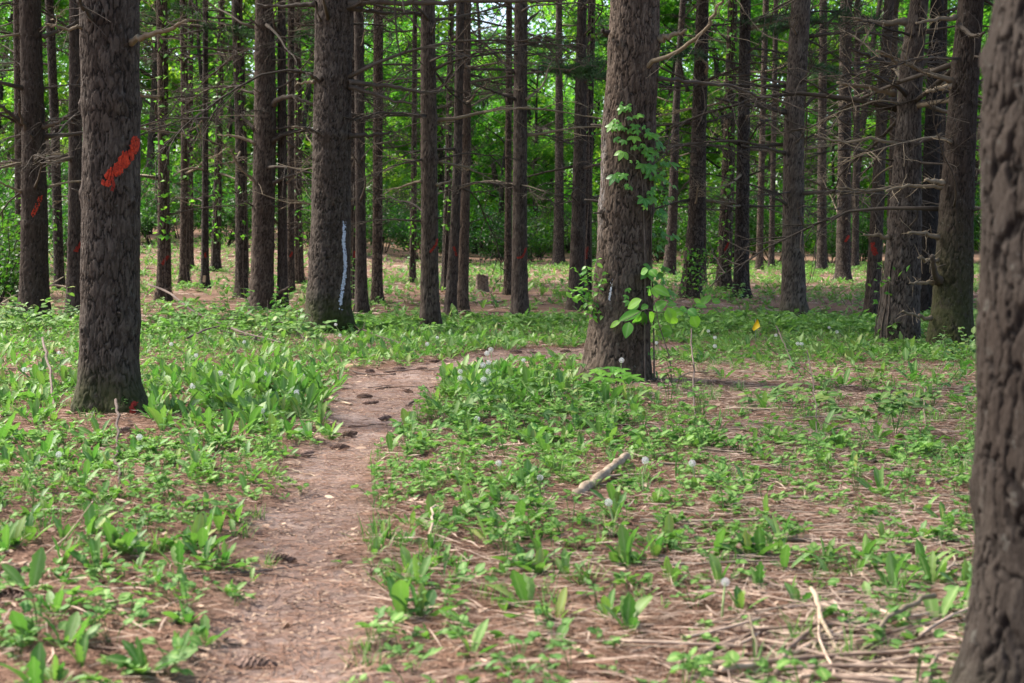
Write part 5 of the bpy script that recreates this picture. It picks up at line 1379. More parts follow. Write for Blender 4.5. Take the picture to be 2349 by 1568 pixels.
stick([(1990, 1252), (2045, 1275), (2100, 1370)], 8, G_, 'grey forked stick lying across the long pale peeled branch', twigs=2)
stick([(1861, 1429), (1890, 1480), (1930, 1528)], 12, P_, 'short bright pale stick lying in the bottom right corner pile', lift=[.05, .03, 0])
stick([(2135, 1428), (2030, 1478), (1980, 1525), (1938, 1545)], 14, G_, 'greyish slanting stick lying in the bottom right corner pile', lift=[.05, .04, .02, 0], twigs=2)
stick([(1900, 1532), (2000, 1545), (2110, 1556), (2230, 1575)], 30, P_, 'thick splintered pale log lying in the bottom right corner', 'split_log', taper=.8, jag=.008)
stick([(1640, 1515), (1760, 1520), (1860, 1528), (1940, 1535)], 8, P_, 'thin pale straight stick lying left of the splintered log', twigs=3)
stick([(1720, 1470), (1735, 1520), (1750, 1575)], 7, G_, 'thin grey stick lying pointing at the camera', lift=[.04, .02, 0])
stick([(2080, 1240), (2130, 1255), (2200, 1238)], 15, G_, 'thick short grey wood piece lying before the blurred pine', taper=.8)
stick([(2050, 985), (2100, 1005), (2150, 1030), (2200, 1020)], 8, P_, 'pale bark strip lying in straw left of the blurred pine', twigs=2)
stick([(993, 1278), (990, 1240), (997, 1210)], 9, P_, 'upright pale broken splinter in herbs beside the trail', lift=[0, .03, .055], name='wood_splinter')
stick([(936, 1283), (970, 1300), (1010, 1322)], 8, P_, 'small pale bark slip lying beside the near cone', twigs=0)
stick([(793, 1300), (820, 1318), (866, 1337)], 5, P_, 'thin pale twig lying on the trail below the near cone', 'twig')
stick([(783, 1245), (820, 1220), (845, 1205)], 6, P_, 'pale thin stick lying at the right trail edge', twigs=1)
stick([(1118, 1205), (1140, 1200), (1170, 1196)], 8, P_, 'curled pale bark piece lying among dandelions right of the trail')
stick([(1275, 1068), (1340, 1072)], 8, G_, 'short grey stick lying above the tilted broken stick')
stick([(266, 963), (272, 1010), (268, 1060), (275, 1130)], 8, D_, 'tall bent brown stem standing in the herbs before the red-slashed pine', lift=[.09, .07, .03, 0], name='dead_stem')
stick([(340, 690), (390, 705), (440, 735), (520, 760), (600, 790)], 7, D_, 'long dark fallen branch lying behind the red-slashed pine', lift=[.25, .2, .1, .05, .02], twigs=12)
stick([(430, 790), (500, 770), (600, 790), (690, 800)], 5, D_, 'tangled brown fallen branch lying before the blue-streaked pine', lift=[.04, .1, .06, 0], twigs=16)
stick([(560, 800), (640, 760), (720, 790)], 5, D_, 'arched brown fallen twig lying in the bramble patch', lift=[0, .12, 0], twigs=12, name='twig')
stick([(795, 790), (830, 770), (880, 792), (960, 800)], 4, D_, 'thin fallen twig lying in the green band beyond the trail', lift=[0.02, .06, .05, 0], twigs=6, name='twig')
stick([(860, 885), (910, 880), (980, 883)], 5, D_, 'straight dark twig lying across the far trail', name='twig')
stick([(880, 850), (960, 845), (1110, 853)], 5, D_, 'long dark twig lying along the trail bend', twigs=3, name='twig')
stick([(790, 852), (850, 858), (905, 855)], 6, D_, 'dark twig lying at the trail left bend', twigs=3, name='twig')
stick([(735, 905), (770, 915), (805, 923)], 9, P_, 'pale stick lying at the left bank of the trail bend', twigs=1)
stick([(735, 958), (770, 965), (790, 972)], 9, P_, 'pale bark stick lying lower on the left bank of the trail', twigs=0)
stick([(800, 970), (850, 968), (890, 966)], 4, D_, 'thin dark twig lying in the trail beyond its narrowing', name='twig')
stick([(930, 925), (955, 915), (965, 908)], 6, D_, 'small crooked dark stick lying on the far trail')
stick([(1500, 880), (1540, 890), (1590, 905)], 14, D_, 'dark root-like branch lying right of the creeper-clad pine foot', twigs=6, taper=.5)
stick([(1500, 905), (1590, 865), (1660, 870)], 5, G_, 'pale thin branch lying by the creeper-clad pine foot', lift=[0, .04, 0.02], twigs=8)
stick([(1560, 860), (1640, 880), (1760, 878)], 5, G_, 'grey branch lying on the straw mat right of the creeper-clad pine', twigs=10)
stick([(1781, 783), (1810, 835), (1838, 873)], 4, D_, 'slanting thin dead stem standing right of the yellow flag', lift=[.12, .06, 0], twigs=3, name='dead_stem')
stick([(1850, 880), (1868, 960), (1888, 1080)], 4, D_, 'long thin dead stem standing in the straw at right', lift=[.2, .12, 0], twigs=3, name='dead_stem')
stick([(1585, 800), (1590, 900), (1597, 980)], 5, D_, 'thin upright dead stalk standing right of the drooping-leaved sapling', lift=[.16, .08, 0], twigs=2, name='dead_stem')
stick([(2122, 908), (2120, 960), (2122, 1004)], 5, G_, 'pale little snag standing in the straw before the mossy pine', lift=[.07, .03, 0], name='dead_stem')
stick([(2155, 805), (2180, 770), (2200, 730), (2222, 672)], 9, D_, 'curved bare branch leaning against the mossy pine', lift=[0, .0, .0, .0], twigs=6)
stick([(0, 720), (60, 700), (130, 690), (200, 705)], 6, G_, 'grey fallen branch lying across the feet of the left pines', lift=[.1, .22, .25, .2], twigs=18)
stick([(10, 745), (60, 715), (120, 680), (180, 645)], 5, G_, 'slanting grey branch lying before the very dark pine', lift=[0, .1, .2, .25], twigs=16)
stick([(0, 700), (30, 720), (75, 750)], 9, D_, 'thick dark fallen limb lying at the left picture edge', lift=[.1, .05, 0], twigs=8)
stick([(97, 850), (118, 900), (122, 950)], 7, D_, 'bent brown dead stalk standing left of the red-slashed pine', lift=[.2, .1, 0], name='dead_stem')
stick([(1040, 690), (1090, 697), (1150, 694)], 9, P_, 'pale fallen log lying just before the stump', twigs=2, name='fallen_log')
stick([(1000, 690), (960, 700), (940, 697)], 7, P_, 'pale branch lying by the foot of the curved-mark pine')
stick([(1650, 770), (1720, 775), (1800, 770)], 5, D_, 'dark twig lying in the grass before the yellow flag', twigs=6, name='twig')
stick([(1880, 735), (1960, 738), (2010, 745)], 7, D_, 'dark fallen branch lying left of the thin splotch-marked pine', twigs=3)
stick([(1075, 1500), (1110, 1515), (1150, 1512)], 6, D_, 'thin dark twig lying at the bottom edge middle', name='twig')
stick([(780, 1530), (800, 1505), (815, 1485)], 7, P_, 'small pale upright twig lying in the near trail', name='twig')

def cone_mesh(rng):
    mb = MB(); L = 0.062; n = 74
    V, Tt, Q = tube(np.array([(-L * .48, 0, 0), (0, 0, 0), (L * .48, 0, 0)]), [0.004, 0.008, 0.003], 7); mb.add(V, Tt, Q, rnd=.1)
    for i in range(n):
        t = (i + .5) / n; x = L * (t - .5); r = 0.019 * math.sin(math.pi * min(1, 0.12 + .88 * t)) ** .7 * (1.1 - .25 * t); a = i * 2.39996
        c, s = math.cos(a), math.sin(a); e = np.array([0, c, s]); tg = np.array([0, -s, c]); ax = np.array([1.0, 0, 0])
        b = ax * x + e * r * .25; tip = ax * (x + 0.012) + e * r; w = 0.0075
        P = np.array([b - tg * w * .35, b + tg * w * .35, tip + tg * w, tip + ax * .003 + e * .001, tip - tg * w])
        mb.add(P, [(0, 1, 2), (0, 2, 3), (0, 3, 4)], None, rnd=rng.random())
    return mb.mesh('pine_cone', M['cone'])
CONES = [cone_mesh(rs) for _ in range(3)]
def cone(px, py, label, s=1.0):
    x, y = ground_pt(px, py); z = height1(x, y); s = s * (0.8 if y < 5 else 1.05)
    o = obj('pine_cone', CONES[int(rs.integers(0, 3))], None, (x, y, z + 0.009 * s), (rs.random() * 6, rs.normal(0, .12), rs.uniform(-.5, .5) + (0 if rs.random() < .7 else 1.2)), (s, s * .8, s * .62))
    thing(o, label, 'pine cone', 'fallen pine cones')
    if len(label.split()) <= 5: landmark('the ' + label, x, y)
for px, py, lab, s in [(640, 1276, 'dark flattened cone in the middle of the near trail', 1.25), (868, 1313, 'open pine cone at the right edge of the near trail', 1.2), (575, 1510, 'large dark cone touching the short dark stick', 1.3), (833, 908, 'dark cone in the far trail, lower of a pair', 1.1), (846, 922, 'dark cone in the far trail, upper of the crowd', 1.1), (793, 994, 'broken cone on the trail at its narrowing', 1.1),
        (775, 1022, 'single dark cone on the trail left of its narrowing', 1.0), (780, 888, 'cone at the left bank of the trail bend', 1.0), (934, 894, 'little reddish cone alone in the far trail', .8), (1010, 896, 'cone by the herbs at the right bank of the far trail', 1.1), (880, 957, 'flat cone beside a thin dark twig in the trail', 1.2), (993, 832, 'cone at the trail bend behind the long dark twig', 1.1),
        (1010, 855, 'long cone lying square across the trail bend', 1.4), (963, 846, 'weathered cone left of the long square-lying cone', 1.1), (1085, 856, 'cone beside the tall seed heads on the trail bend', 1.1), (913, 845, 'grey cone by the left bank of the trail bend', 1.1), (847, 852, 'cone next to the tan stone at the trail bend', 1.2), (1098, 815, 'cone on the far side of the trail bend, leftmost of the row', 1.2),
        (1181, 808, 'cone in the row on the far side of the trail bend, middle', 1.3), (1218, 810, 'cone in the row on the far side of the trail bend, third', 1.2), (1175, 822, 'cone just in front of the row beyond the trail bend', 1.1), (1295, 805, 'cone in the row nearest the creeper-clad pine', 1.1), (1056, 800, 'upright cone at the far left end of the trail bend', 1.0),
        (20, 1386, 'large cone at the left picture edge', 1.4), (24, 1335, 'cone at the left picture edge above the larger one', 1.2), (280, 989, 'grey cone in herbs before the red-slashed pine', 1.1), (12, 964, 'small cone at the left picture edge behind herbs', 1.0), (700, 1042, 'flat dark cone lying on the left trail edge', 1.0)]:
    cone(px, py, lab, s)

def stone():
    x, y = ground_pt(803, 847); r_ = 26 * y / FPX
    th = np.linspace(0, 2 * math.pi, 25)[:-1]; V = [(0, 0, .028)]; 
    rings = [(0.55, .026), (0.85, .018), (1.0, .004), (0.95, -.02)]
    for f, z in rings:
        for k, a in enumerate(th): V.append((r_ * f * math.cos(a) * (1 + .14 * math.sin(2 * a + 1)), .6 * r_ * f * math.sin(a) * (1 + .12 * math.sin(3 * a)), z + .003 * math.sin(5 * a)))
    Tt = [(0, 1 + k, 1 + (k + 1) % 24) for k in range(24)]; Q = [(1 + r * 24 + k, 1 + (r + 1) * 24 + k, 1 + (r + 1) * 24 + (k + 1) % 24, 1 + r * 24 + (k + 1) % 24) for r in range(3) for k in range(24)]
    o = obj('flat_stone', build_mesh('flat_stone', V, [np.array(Tt), np.array(Q)], M['stone'], None, True), None, (x, y, height1(x, y))); thing(o, 'flat tan stone at the left bank of the trail bend', 'stone'); landmark('the flat tan stone', x, y)
stone()

# ------------------------------------------------------------------ DANDELION SEED HEADS
def clock_ball(rng, n=105, R0=0.0165):
    mb = MB(); V, Tt, Q = tube(np.array([(0, 0, -.003), (0, 0, 0), (0, 0, .003)]), [0.002, 0.0032, 0.002], 6); mb.add(V, Tt, Q, rnd=0.0)
    i = np.arange(n); ph = np.arccos(1 - 2 * (i + .5) / n); a = i * 2.39996
    for k in range(n):
        if ph[k] > 2.75 or rng.random() < .12: continue
        d = np.array([math.sin(ph[k]) * math.cos(a[k]), math.sin(ph[k]) * math.sin(a[k]), math.cos(ph[k])])
        s = unit(np.cross(d, rng.normal(0, 1, 3))); t = np.cross(d, s); tip = d * R0 * .8
        P = [d * .003 - s * .0002, d * .003 + s * .0002, tip]; F = [(0, 1, 2)]
        for q in range(5):
            b = q * 1.2566 + rng.random() * .4; e = s * math.cos(b) + t * math.sin(b); f = np.cross(d, e) * .0006; m = len(P)
            P += [tip - f, tip + f, tip + d * R0 * .2 + e * .0045]; F.append((m, m + 1, m + 2))
        mb.add(np.array(P), F, None, rnd=rng.random())
    return mb.mesh('seed_ball', M['fluff'])
BALL = [clock_ball(rs) for _ in range(3)]
HEADS = [(1426, 827, 62, 'before the foot of the creeper-clad pine'), (55, 848, 60, 'at the left picture edge, big and round'), (1126, 803, 75, 'topmost in the cluster by the trail bend'), (1117, 811, 65, 'second topmost in the cluster by the trail bend'), (1121, 832, 60, 'third down in the cluster by the trail bend'), (1108, 838, 55, 'fourth down in the cluster by the trail bend'), (1109, 871, 60, 'lowest in the cluster by the trail bend'),
         (1056, 853, 45, 'leftmost at the right bank of the trail bend'), (1055, 868, 40, 'just under the leftmost one at the trail bend'), (1094, 962, 35, 'low in the herbs on the right bank of the trail'), (1201, 827, 40, 'just left of the creeper-clad pine against the bare path'), (1506, 787, 38, 'just right of the creeper-clad pine trunk'), (1480, 1057, 70, 'right of the tilted broken stick'), (1588, 1063, 55, 'further right of the tilted broken stick'),
         (1239, 1096, 42, 'left of the tilted broken stick'), (1396, 1153, 75, 'below the tilted broken stick'), (1144, 1063, 38, 'half hidden in dandelion leaves right of the trail'), (393, 790, 30, 'in the back row right of the red-slashed pine'), (450, 816, 36, 'in the herbs right of the red-slashed pine, upper left'), (505, 857, 36, 'in the herbs midway between red-slashed pine and trail'), (611, 857, 40, 'in tall dandelions left of the trail, far side'),
         (681, 901, 42, 'in tall dandelions close to the trail left edge'), (442, 886, 40, 'just right of the red-slashed pine, low'), (322, 878, 40, 'against the right edge of the red-slashed pine foot'), (601, 943, 40, 'lowest in the tall dandelions left of the trail'), (135, 1043, 60, 'alone in the herbs left of the red-slashed pine foot'), (320, 1003, 40, 'below the red-slashed pine foot'), (693, 863, 36, 'nearest the trail bend on its left bank'), (490, 860, 38, 'second in the herbs midway between red-slashed pine and trail'),
         (135, 810, 30, 'left of the red-slashed pine, in the back'), (1830, 789, 26, 'left one of the pair behind the straw mat'), (1839, 790, 26, 'right one of the pair behind the straw mat'), (1664, 1336, 90, 'faint and low, in straw before the blurred pine'), (1625, 760, 26, 'upper left of the yellow flag'), (1640, 795, 26, 'lower left of the yellow flag'), (1640, 775, 26, 'mid left of the yellow flag'), (1780, 770, 24, 'just right of the yellow flag'), (1920, 762, 24, 'in the grass left of the lit ridged pine'), (1902, 752, 24, 'in the grass further left of the lit ridged pine'),
         (1003, 775, 26, 'in the green band below the curved-mark pine'), (980, 790, 26, 'in the green band left of the curved-mark pine foot'), (1120, 853, 50, 'at the back of the cluster by the trail bend'), (770, 745, 28, 'before the blue-streaked pine foot, high'), (780, 770, 26, 'before the blue-streaked pine foot, low'), (560, 785, 26, 'in front of the bramble patch')]
for n_, (px, py, hp, where) in enumerate(HEADS):
    gxp = px + rs.uniform(-8, 12); x, y = ground_pt(gxp, py + hp); z = height1(x, y)
    hx, hz = at_depth(px, py, y); hx = float(hx) - x; hz = float(hz) - z
    r = root('dandelion_clock', (x, y, z), 'white dandelion seed head ' + where, 'seed head', 'dandelion seed heads')
    P = smooth_path([(0, 0, -.01), (rs.normal(0, .008), rs.normal(0, .01), hz * .45), (hx * .7, 0, hz * .8), (hx, 0, hz)], 12)
    V, Tt, Q = tube(P, 0.0024 * np.linspace(1.15, .8, 12), 6); obj('stalk', build_mesh('stalk', V, [Tt, Q], M['stem'], None, True), r)
    obj('seed_ball', BALL[n_ % 3], r, (hx, 0, hz), (rs.normal(0, .2), rs.normal(0, .2), rs.random() * 6), rs.uniform(.9, 1.1) * (0.55 + 0.35 * min(1, max(0, (y - 3) / 4))))
    if len(where.split()) <= 3: landmark('the seed head ' + where, x, y)

# ------------------------------------------------------------------ SMALL PLANTS: the largest in view one by one, the rest as ground cover
LA = np.array([(a, b) for _, a, b in LAND]); LPX = to_px(LA[:, 0], LA[:, 1], macro(LA[:, 0], LA[:, 1]))
def place_words(pxs, pys, sizes, kind_fmt):
    """one label per plant: nearest landmark in the picture, the side it is on, and its rank there"""
    out = [None] * len(pxs); cells = {}
    for i, (a, b) in enumerate(zip(pxs, pys)):
        d = np.hypot((LPX[0] - a), (LPX[1] - b) * 1.4); k = int(np.argmin(d)); dx, dy = a - LPX[0][k], b - LPX[1][k]
        side = ('right of' if dx > 0 else 'left of') if abs(dx) > abs(dy) * 1.2 else ('in front of' if dy > 0 else 'behind')
        cells.setdefault((k, side), []).append((d[k], i))
    for (k, side), L in cells.items():
        for rank, (_, i) in enumerate(sorted(L)):
            nm = LAND[k][0]
            o = ['nearest', 'second nearest', 'third nearest', 'fourth nearest', 'fifth nearest', 'sixth nearest', 'seventh nearest', 'eighth nearest', 'ninth nearest', 'tenth nearest'][min(rank, 9)] if rank < 10 else '%dth nearest' % (rank + 1)
            lab = '%s %s %s' % (kind_fmt[i], side, nm) if rank == 0 and len(L) == 1 else '%s %s %s, %s' % (kind_fmt[i], side, nm, o)
            ws = lab.replace(' ,', ',').split()
            out[i] = ' '.join(ws)
    return out

def plant_things(n, x, y, px, py, sc, temps, name, mat, cat, group, words, part='leaves'):
    """the n plants that show largest become things; returns the mask of the others"""
    size = sc / y; order = np.argsort(-size * ((px > -10) & (px < 2240) & (py < 1600)))
    pick = order[:n]; rest = np.ones(len(x), bool); rest[pick] = False
    meshes = [build_mesh(name, t[0], [t[1], t[2]], mat, t[3], True) for t in temps]
    vi = rh.integers(0, len(temps), len(pick))
    fm = []
    for q, i in enumerate(pick):
        f = 'large' if sc[i] > 1.12 else 'small' if sc[i] < 0.85 else 'middling'
        fm.append('%s %s' % (f, words[int(vi[q]) % len(words)]))
    labs = place_words(px[pick], py[pick], sc[pick], fm)
    zz = height(x[pick], y[pick])
    for q, i in enumerate(pick):
        o = obj(name, meshes[int(vi[q])], None, (x[i], y[i], zz[q] - .003), (rh.normal(0, .12), rh.normal(0, .12), rh.random() * 6.28), float(sc[i]))
        thing(o, labs[q], cat, group)
    return rest

def cover_mesh(parts, name, mat, label, cat):
    V = []; Tt = []; Q = []; A = {'rnd': [], 'mid': []}; n = 0
    for v, t, q, a in parts:
        V.append(v); Tt.append(t + n); Q.append(q + n); n += len(v)
        for k in A: A[k].append(a.get(k, np.zeros(len(v))))
    o = obj(name, build_mesh(name, np.concatenate(V), [np.concatenate(Tt), np.concatenate(Q)], mat, {k: np.concatenate(v) for k, v in A.items()}, True))
    thing(o, label, cat); o['kind'] = 'stuff'

def spread(temps, x, y, sc, rng):
    out = []; vi = rng.integers(0, len(temps), len(x)); z = height(x, y)
    for v in range(len(temps)):
        k = vi == v
        if not k.any(): continue
        n = int(k.sum()); out.append(stamp(temps[v], np.stack([x[k], y[k], z[k] - .003], 1), rng.random(n) * 6.28, sc[k], rng.normal(0, .15, n), rng.random(n) * 6.28, rng.random(n)))
    return out

rp = np.random.default_rng(2024)
def ground_plants():
    # dandelion rosettes
    x, y, px, py = scatter(rp, 2.05, 17.0, 0, 1.7); k = clear_of_trunks(x, y); x, y, px, py = x[k], y[k], px[k], py[k]
    sc = rp.uniform(0.4, 1.1, len(x)) * np.where(y < 5.2, 0.55, 0.70)
    sc *= 1 + 0.35 * blob(px, py, 560, 930, 190, 60) + 0.2 * blob(px, py, 1150, 900, 190, 60)
    rest = plant_things(300, x, y, px, py, sc, DAN, 'dandelion_plant', M['herb'], 'dandelion', 'dandelion plants on the forest floor', ['upright dandelion leaves', 'spreading dandelion leaves', 'toothed dandelion leaves', 'plain-edged dandelion leaves'])
    xr, yr, sr = x[rest], y[rest], sc[rest]
    near = yr < 9
    parts = spread(DAN, xr[near], yr[near], sr[near], rp) + spread(DANL, xr[~near], yr[~near], sr[~near], rp)
    x2, y2, a, b = scatter(rp, 17, 48, 0, 0.75, 60); k = clear_of_trunks(x2, y2); x2, y2 = x2[k], y2[k]
    parts += spread(DANL, x2, y2, rp.uniform(0.7, 1.3, len(x2)), rp)
    cover_mesh(parts, 'dandelion_cover', M['herb'], 'smaller dandelion leaves carpeting the forest floor', 'ground cover')
    # low pale weeds
    x, y, px, py = scatter(rp, 2.05, 13.0, 1, 3.0); k = clear_of_trunks(x, y); x, y, px, py = x[k], y[k], px[k], py[k]
    sc = rp.uniform(0.55, 1.2, len(x)) * np.where(y < 5, .58, .76)
    rest = plant_things(240, x, y, px, py, sc, WEE + WTALL[:2], 'broadleaf_seedling', M['lime'], 'seedling', 'pale seedlings on the forest floor', ['pale oval-leaved seedling', 'bright low seedling', 'light green round-leaved seedling'])
    xr, yr, sr = x[rest], y[rest], sc[rest]; near = yr < 7
    parts = spread(WEE + WTALL[:1], xr[near], yr[near], sr[near], rp) + spread(WEEL, xr[~near], yr[~near], sr[~near], rp)
    x2, y2, a, b = scatter(rp, 13, 50, 1, 1.0, 60); k = clear_of_trunks(x2, y2); x2, y2 = x2[k], y2[k]
    parts += spread(WEEL, x2, y2, rp.uniform(0.9, 2.0, len(x2)), rp)
    cover_mesh(parts, 'seedling_cover', M['lime'], 'pale small-leaved seedlings carpeting the forest floor', 'ground cover')
    # creeper seedlings with five-part leaves
    x, y, px, py = scatter(rp, 2.6, 13.0, 2, 1.0); k = clear_of_trunks(x, y); x, y, px, py = x[k], y[k], px[k], py[k]
    sc = rp.uniform(0.7, 1.25, len(x))
    rest = plant_things(70, x, y, px, py, sc, CRE, 'creeper_seedling', M['herb'], 'creeper', 'creeper seedlings on the floor', ['five-part-leaved creeper seedling', 'dark green creeper seedling'])
    if rest.any(): cover_mesh(spread(CREL, x[rest], y[rest], sc[rest], rp), 'creeper_cover', M['herb'], 'creeper seedlings spreading over the forest floor', 'ground cover')
    # fine grass tufts along the trail edge and all over
    gl = [(885, 1240, 1.2), (868, 1268, 1.0), (905, 1262, 1.0), (835, 1480, .8), (850, 1520, .8), (560, 1230, .8), (590, 1180, .8), (640, 1110, .7), (610, 1290, .6), (870, 1165, .8)]
    gm = [build_mesh('grass_tuft', t[0], [t[1], t[2]], M['herb'], t[3], True) for t in GRA]
    wh = ['largest by the right trail edge', 'lower left of the largest one', 'lower right of the largest one', 'in the near right of the trail', 'nearest the camera on the trail', 'left of the trail, middle one', 'left of the trail, upper one', 'at the left edge of the trail narrowing', 'left of the trail, lowest one', 'at the right edge of the trail narrowing']
    for q, (a, b, s) in enumerate(gl):
        X, Y = ground_pt(a, b); o = obj('grass_tuft', gm[q % 4], None, (X, Y, height1(X, Y)), (0, 0, q * 1.1), s * 1.1); thing(o, 'thin fine grass tuft ' + wh[q], 'grass', 'grass tufts beside the trail')
    half = (1174.5 + 90) / FPX; n = 2600
    yy = np.sqrt(rp.uniform(4.2, 196, n)); xx = rp.uniform(-half, half, n) * yy; k = (path_mask(xx, yy) < .35) & (fbm(xx * 2, yy * 2, 15) > .5) & clear_of_trunks(xx, yy)
    cover_mesh(spread(GRA, xx[k], yy[k], rp.uniform(.6, 1.3, int(k.sum())), rp), 'grass_cover', M['herb'], 'sparse fine grass over the forest floor', 'grass')
ground_plants()

# ------------------------------------------------------------------ LITTER
def strip_field(rng, n, y0, y1, dens, Lr, Wr, name, mat, label, cat, lift, curl=0.0, flat=True, aim=0.55, power=2.0):
    half = (1174.5 + 110) / FPX
    y = (rng.uniform(y0 ** power, y1 ** power, n)) ** (1 / power); x = rng.uniform(-half, half, n) * y
    px, py = to_px(x, y, macro(x, y)); k = rng.random(n) < dens(px, py, x, y); x, y = x[k], y[k]; n = len(x)
    if n == 0: return
    a = rng.normal(0, aim, n) + np.where(rng.random(n) < .3, rng.uniform(0, 3.14, n), 0); L = rng.uniform(*Lr, n) * rng.uniform(.5, 1, n); W = rng.uniform(*Wr, n)
    dx, dy = np.cos(a), np.sin(a); z = height(x, y) + lift * rng.random(n) + 0.003
    pit = rng.normal(0, .09, n); bow = rng.normal(0, curl, n) * L
    V = np.zeros((n, 6, 3))
    for q, t in enumerate((-.5, 0, .5)):
        cx = x + dx * L * t - dy * (bow if t == 0 else 0); cy = y + dy * L * t + dx * (bow if t == 0 else 0); cz = z + pit * L * t + (0.02 * L if t == 0 else 0)
        w = W * (1 if t == 0 else rng.uniform(.35, .9, n)) * .5; tl = rng.normal(0, .35, n)
        V[:, 2 * q] = np.stack([cx - dy * w, cy + dx * w, cz + tl * w], 1); V[:, 2 * q + 1] = np.stack([cx + dy * w, cy - dx * w, cz - tl * w], 1)
    i = np.arange(n)[:, None] * 6
    Q = np.concatenate([i + [[0, 1, 3, 2]], i + [[2, 3, 5, 4]]])
    o = obj(name, build_mesh(name, V.reshape(-1, 3), [Q], mat, {'rnd': np.repeat(np.clip(rng.normal(.5, .27, n), 0, 1), 6)}))
    thing(o, label, cat); o['kind'] = 'stuff'

def d_straw(px, py, x, y):
    off = 1 - path_mask(x, y)
    n = sstep(.35, .65, fbm(x * 1.5, y * 1.1, 131))
    b = (0.22 + 0.3 * n) * (1 - 0.6 * sstep(900, 600, px)) * (1 - .6 * blob(px, py, 560, 1450, 200, 250)) + 0.35 * sstep(1350, 1750, px) * sstep(830, 870, py) + 0.5 * blob(px, py, 1680, 880, 190, 45) + 0.3 * blob(px, py, 2050, 1500, 300, 120)
    b = np.where(py < 740, .35 + .3 * n + 0.4 * blob(px, py, 850, 600, 300, 35), b)
    return b * (0.12 + 0.88 * off)
def d_need(px, py, x, y): return 0.35 + 0.45 * (1 - path_mask(x, y)) * sstep(.3, .6, fbm(x * 2.1, y * 1.7, 151)) + 0.15 * (1 - path_mask(x, y))
def d_chip(px, py, x, y):
    return (0.25 + 0.5 * sstep(.45, .7, fbm(x * 1.2, y, 171)) + 0.3 * blob(px, py, 1000, 835, 300, 40)) * (0.35 + 0.65 * (1 - path_mask(x, y)))
rk = np.random.default_rng(606)
strip_field(rk, 330000, 2.0, 12.5, d_need, (0.04, 0.11), (0.0012, 0.0027), 'needle_litter', M['needle_litter'], 'fallen reddish pine needles strewn over the floor and trail', 'needles', 0.008, 0.12, aim=1.0, power=1.3)
strip_field(rk, 120000, 2.0, 14, d_straw, (0.03, 0.17), (0.0011, 0.0038), 'straw_litter', M['straw'], 'dry pale straw and stalks strewn over the floor', 'straw', 0.022, 0.06, aim=0.6, power=1.5)
strip_field(rk, 16000, 14, 50, d_straw, (0.12, 0.6), (0.010, 0.03), 'far_straw_litter', M['straw'], 'dry pale litter strewn across the far clearing', 'straw', 0.02, 0.05, aim=0.35)
strip_field(rk, 14000, 2.0, 14, d_chip, (0.012, 0.065), (0.006, 0.020), 'bark_chips', M['chips'], 'bark flakes and wood chips strewn over the floor', 'chips', 0.010, 0.03, aim=1.2, power=1.5)
strip_field(rk, 2200, 14, 52, d_chip, (0.05, 0.22), (0.03, 0.07), 'far_bark_chips', M['chips'], 'larger bark pieces strewn across the far clearing', 'chips', 0.012, 0.03, aim=0.4)
def pale_twigs():
    mb = MB(); half = (1174.5 + 60) / FPX; c = 0
    while c < 420:
        y = rk.uniform(2.0, 9.5); x = rk.uniform(0.02, half) * y
        px, py = to_px(np.array([x]), np.array([y]), macro(np.array([x]), np.array([y])))
        if rk.random() > 0.15 + 0.85 * sstep(1250, 1750, px[0]) or path_mask(np.array([x]), np.array([y]))[0] > .3: continue
        a = rk.normal(0, .45); L = rk.uniform(.05, .34); n = 6; c += 1
        P = crooked(rk, (0, 0, 0), (math.cos(a), math.sin(a), 0), L, n, 0, .1); P[:, 2] *= .25; P += (x, y, 0); P[:, 2] += height(P[:, 0], P[:, 1]) + rk.uniform(.004, .02)
        mb.add(*tube(P, rk.uniform(.001, .0045) * np.linspace(1, .6, n), 5, False), rnd=rk.random())
    o = obj('pale_twig_litter', mb.mesh('pale_twig_litter', M['stick_pale'], True)); thing(o, 'pale broken twigs strewn among the straw beside the blurred pine', 'twigs'); o['kind'] = 'stuff'
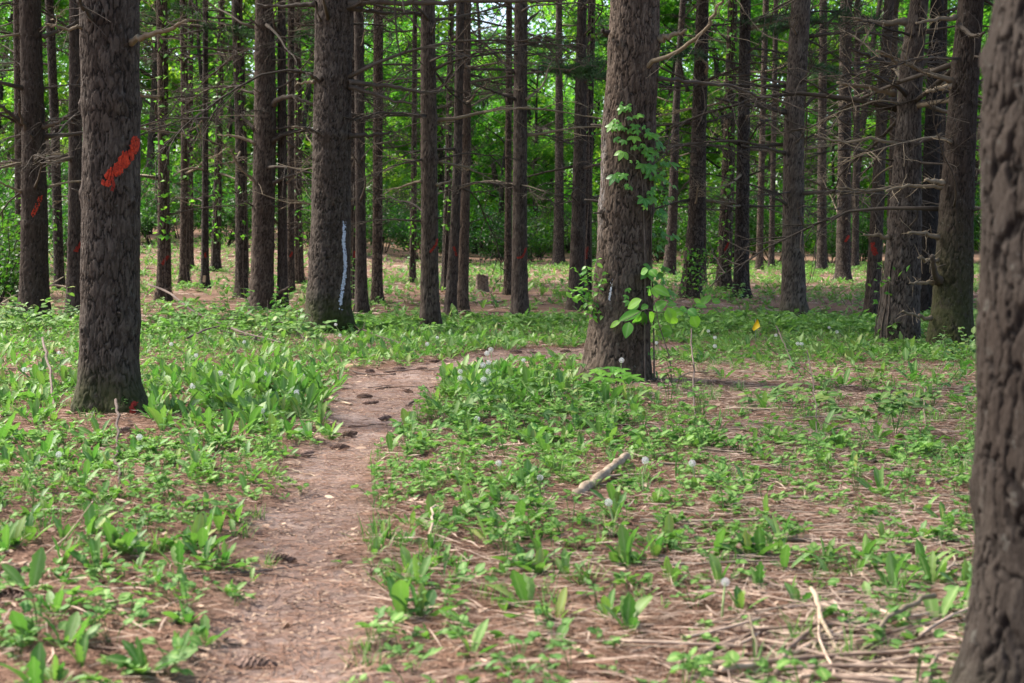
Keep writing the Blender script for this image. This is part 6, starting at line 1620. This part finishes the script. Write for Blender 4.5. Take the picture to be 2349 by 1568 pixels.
pale_twigs()
def dry_pile():
    mb = MB(); c = 0
    while c < 70:
        px, py = rk.uniform(1600, 2260), rk.uniform(1380, 1620)
        if rk.random() > blob(px, py, 2020, 1540, 330, 110): continue
        x, y = ground_pt(px, py); a = rk.normal(0.1, .7); L = rk.uniform(.1, .42); n = 8; c += 1
        P = crooked(rk, (0, 0, 0), (math.cos(a), math.sin(a), 0), L, n, 0, .07); P[:, 2] *= .3; P += (x - L * .5 * math.cos(a), y, 0); P[:, 2] += height(P[:, 0], P[:, 1]) + rk.uniform(.004, .03)
        mb.add(*tube(P, rk.uniform(.0016, .0062) * np.linspace(1, .65, n), 6), rnd=rk.random())
    o = obj('dry_stick_pile', mb.mesh('dry_stick_pile', M['straw'], True)); thing(o, 'tangled pile of dry broken sticks under the splintered pale log', 'sticks'); o['kind'] = 'stuff'
dry_pile()
def d_crumb(px, py, x, y): return 0.9 * path_mask(x, y) + 0.25
strip_field(rk, 60000, 2.0, 12, d_crumb, (0.005, 0.022), (0.0025, 0.008), 'trail_crumbs', M['chips'], 'crumbs of bark and crushed needles trodden into the trail', 'crumbs', 0.004, 0.03, aim=1.4, power=1.3)
def twig_litter():
    mb = MB(); half = (1174.5 + 60) / FPX
    for _ in range(520):
        y = math.sqrt(rk.uniform(4.2, 400)); x = rk.uniform(-half, half) * y
        on = float(path_mask(np.array([x]), np.array([y]))[0])
        if rk.random() < on * .6: continue
        a = rk.normal(0, .6); L = rk.uniform(.06, .4) * (0.6 if on > .5 else 1); n = 6
        P = crooked(rk, (0, 0, 0), (math.cos(a), math.sin(a), 0), L, n, 0, .14); P[:, 2] *= .25; P += (x, y, 0); P[:, 2] += height(P[:, 0], P[:, 1]) + .005
        mb.add(*tube(P, rk.uniform(.0012, .0042) * np.linspace(1, .5, n), 5, False), rnd=rk.random())
    o = obj('twig_litter', mb.mesh('twig_litter', M['stick_dark'], True)); thing(o, 'small dead twigs strewn over the forest floor', 'twigs'); o['kind'] = 'stuff'
twig_litter()
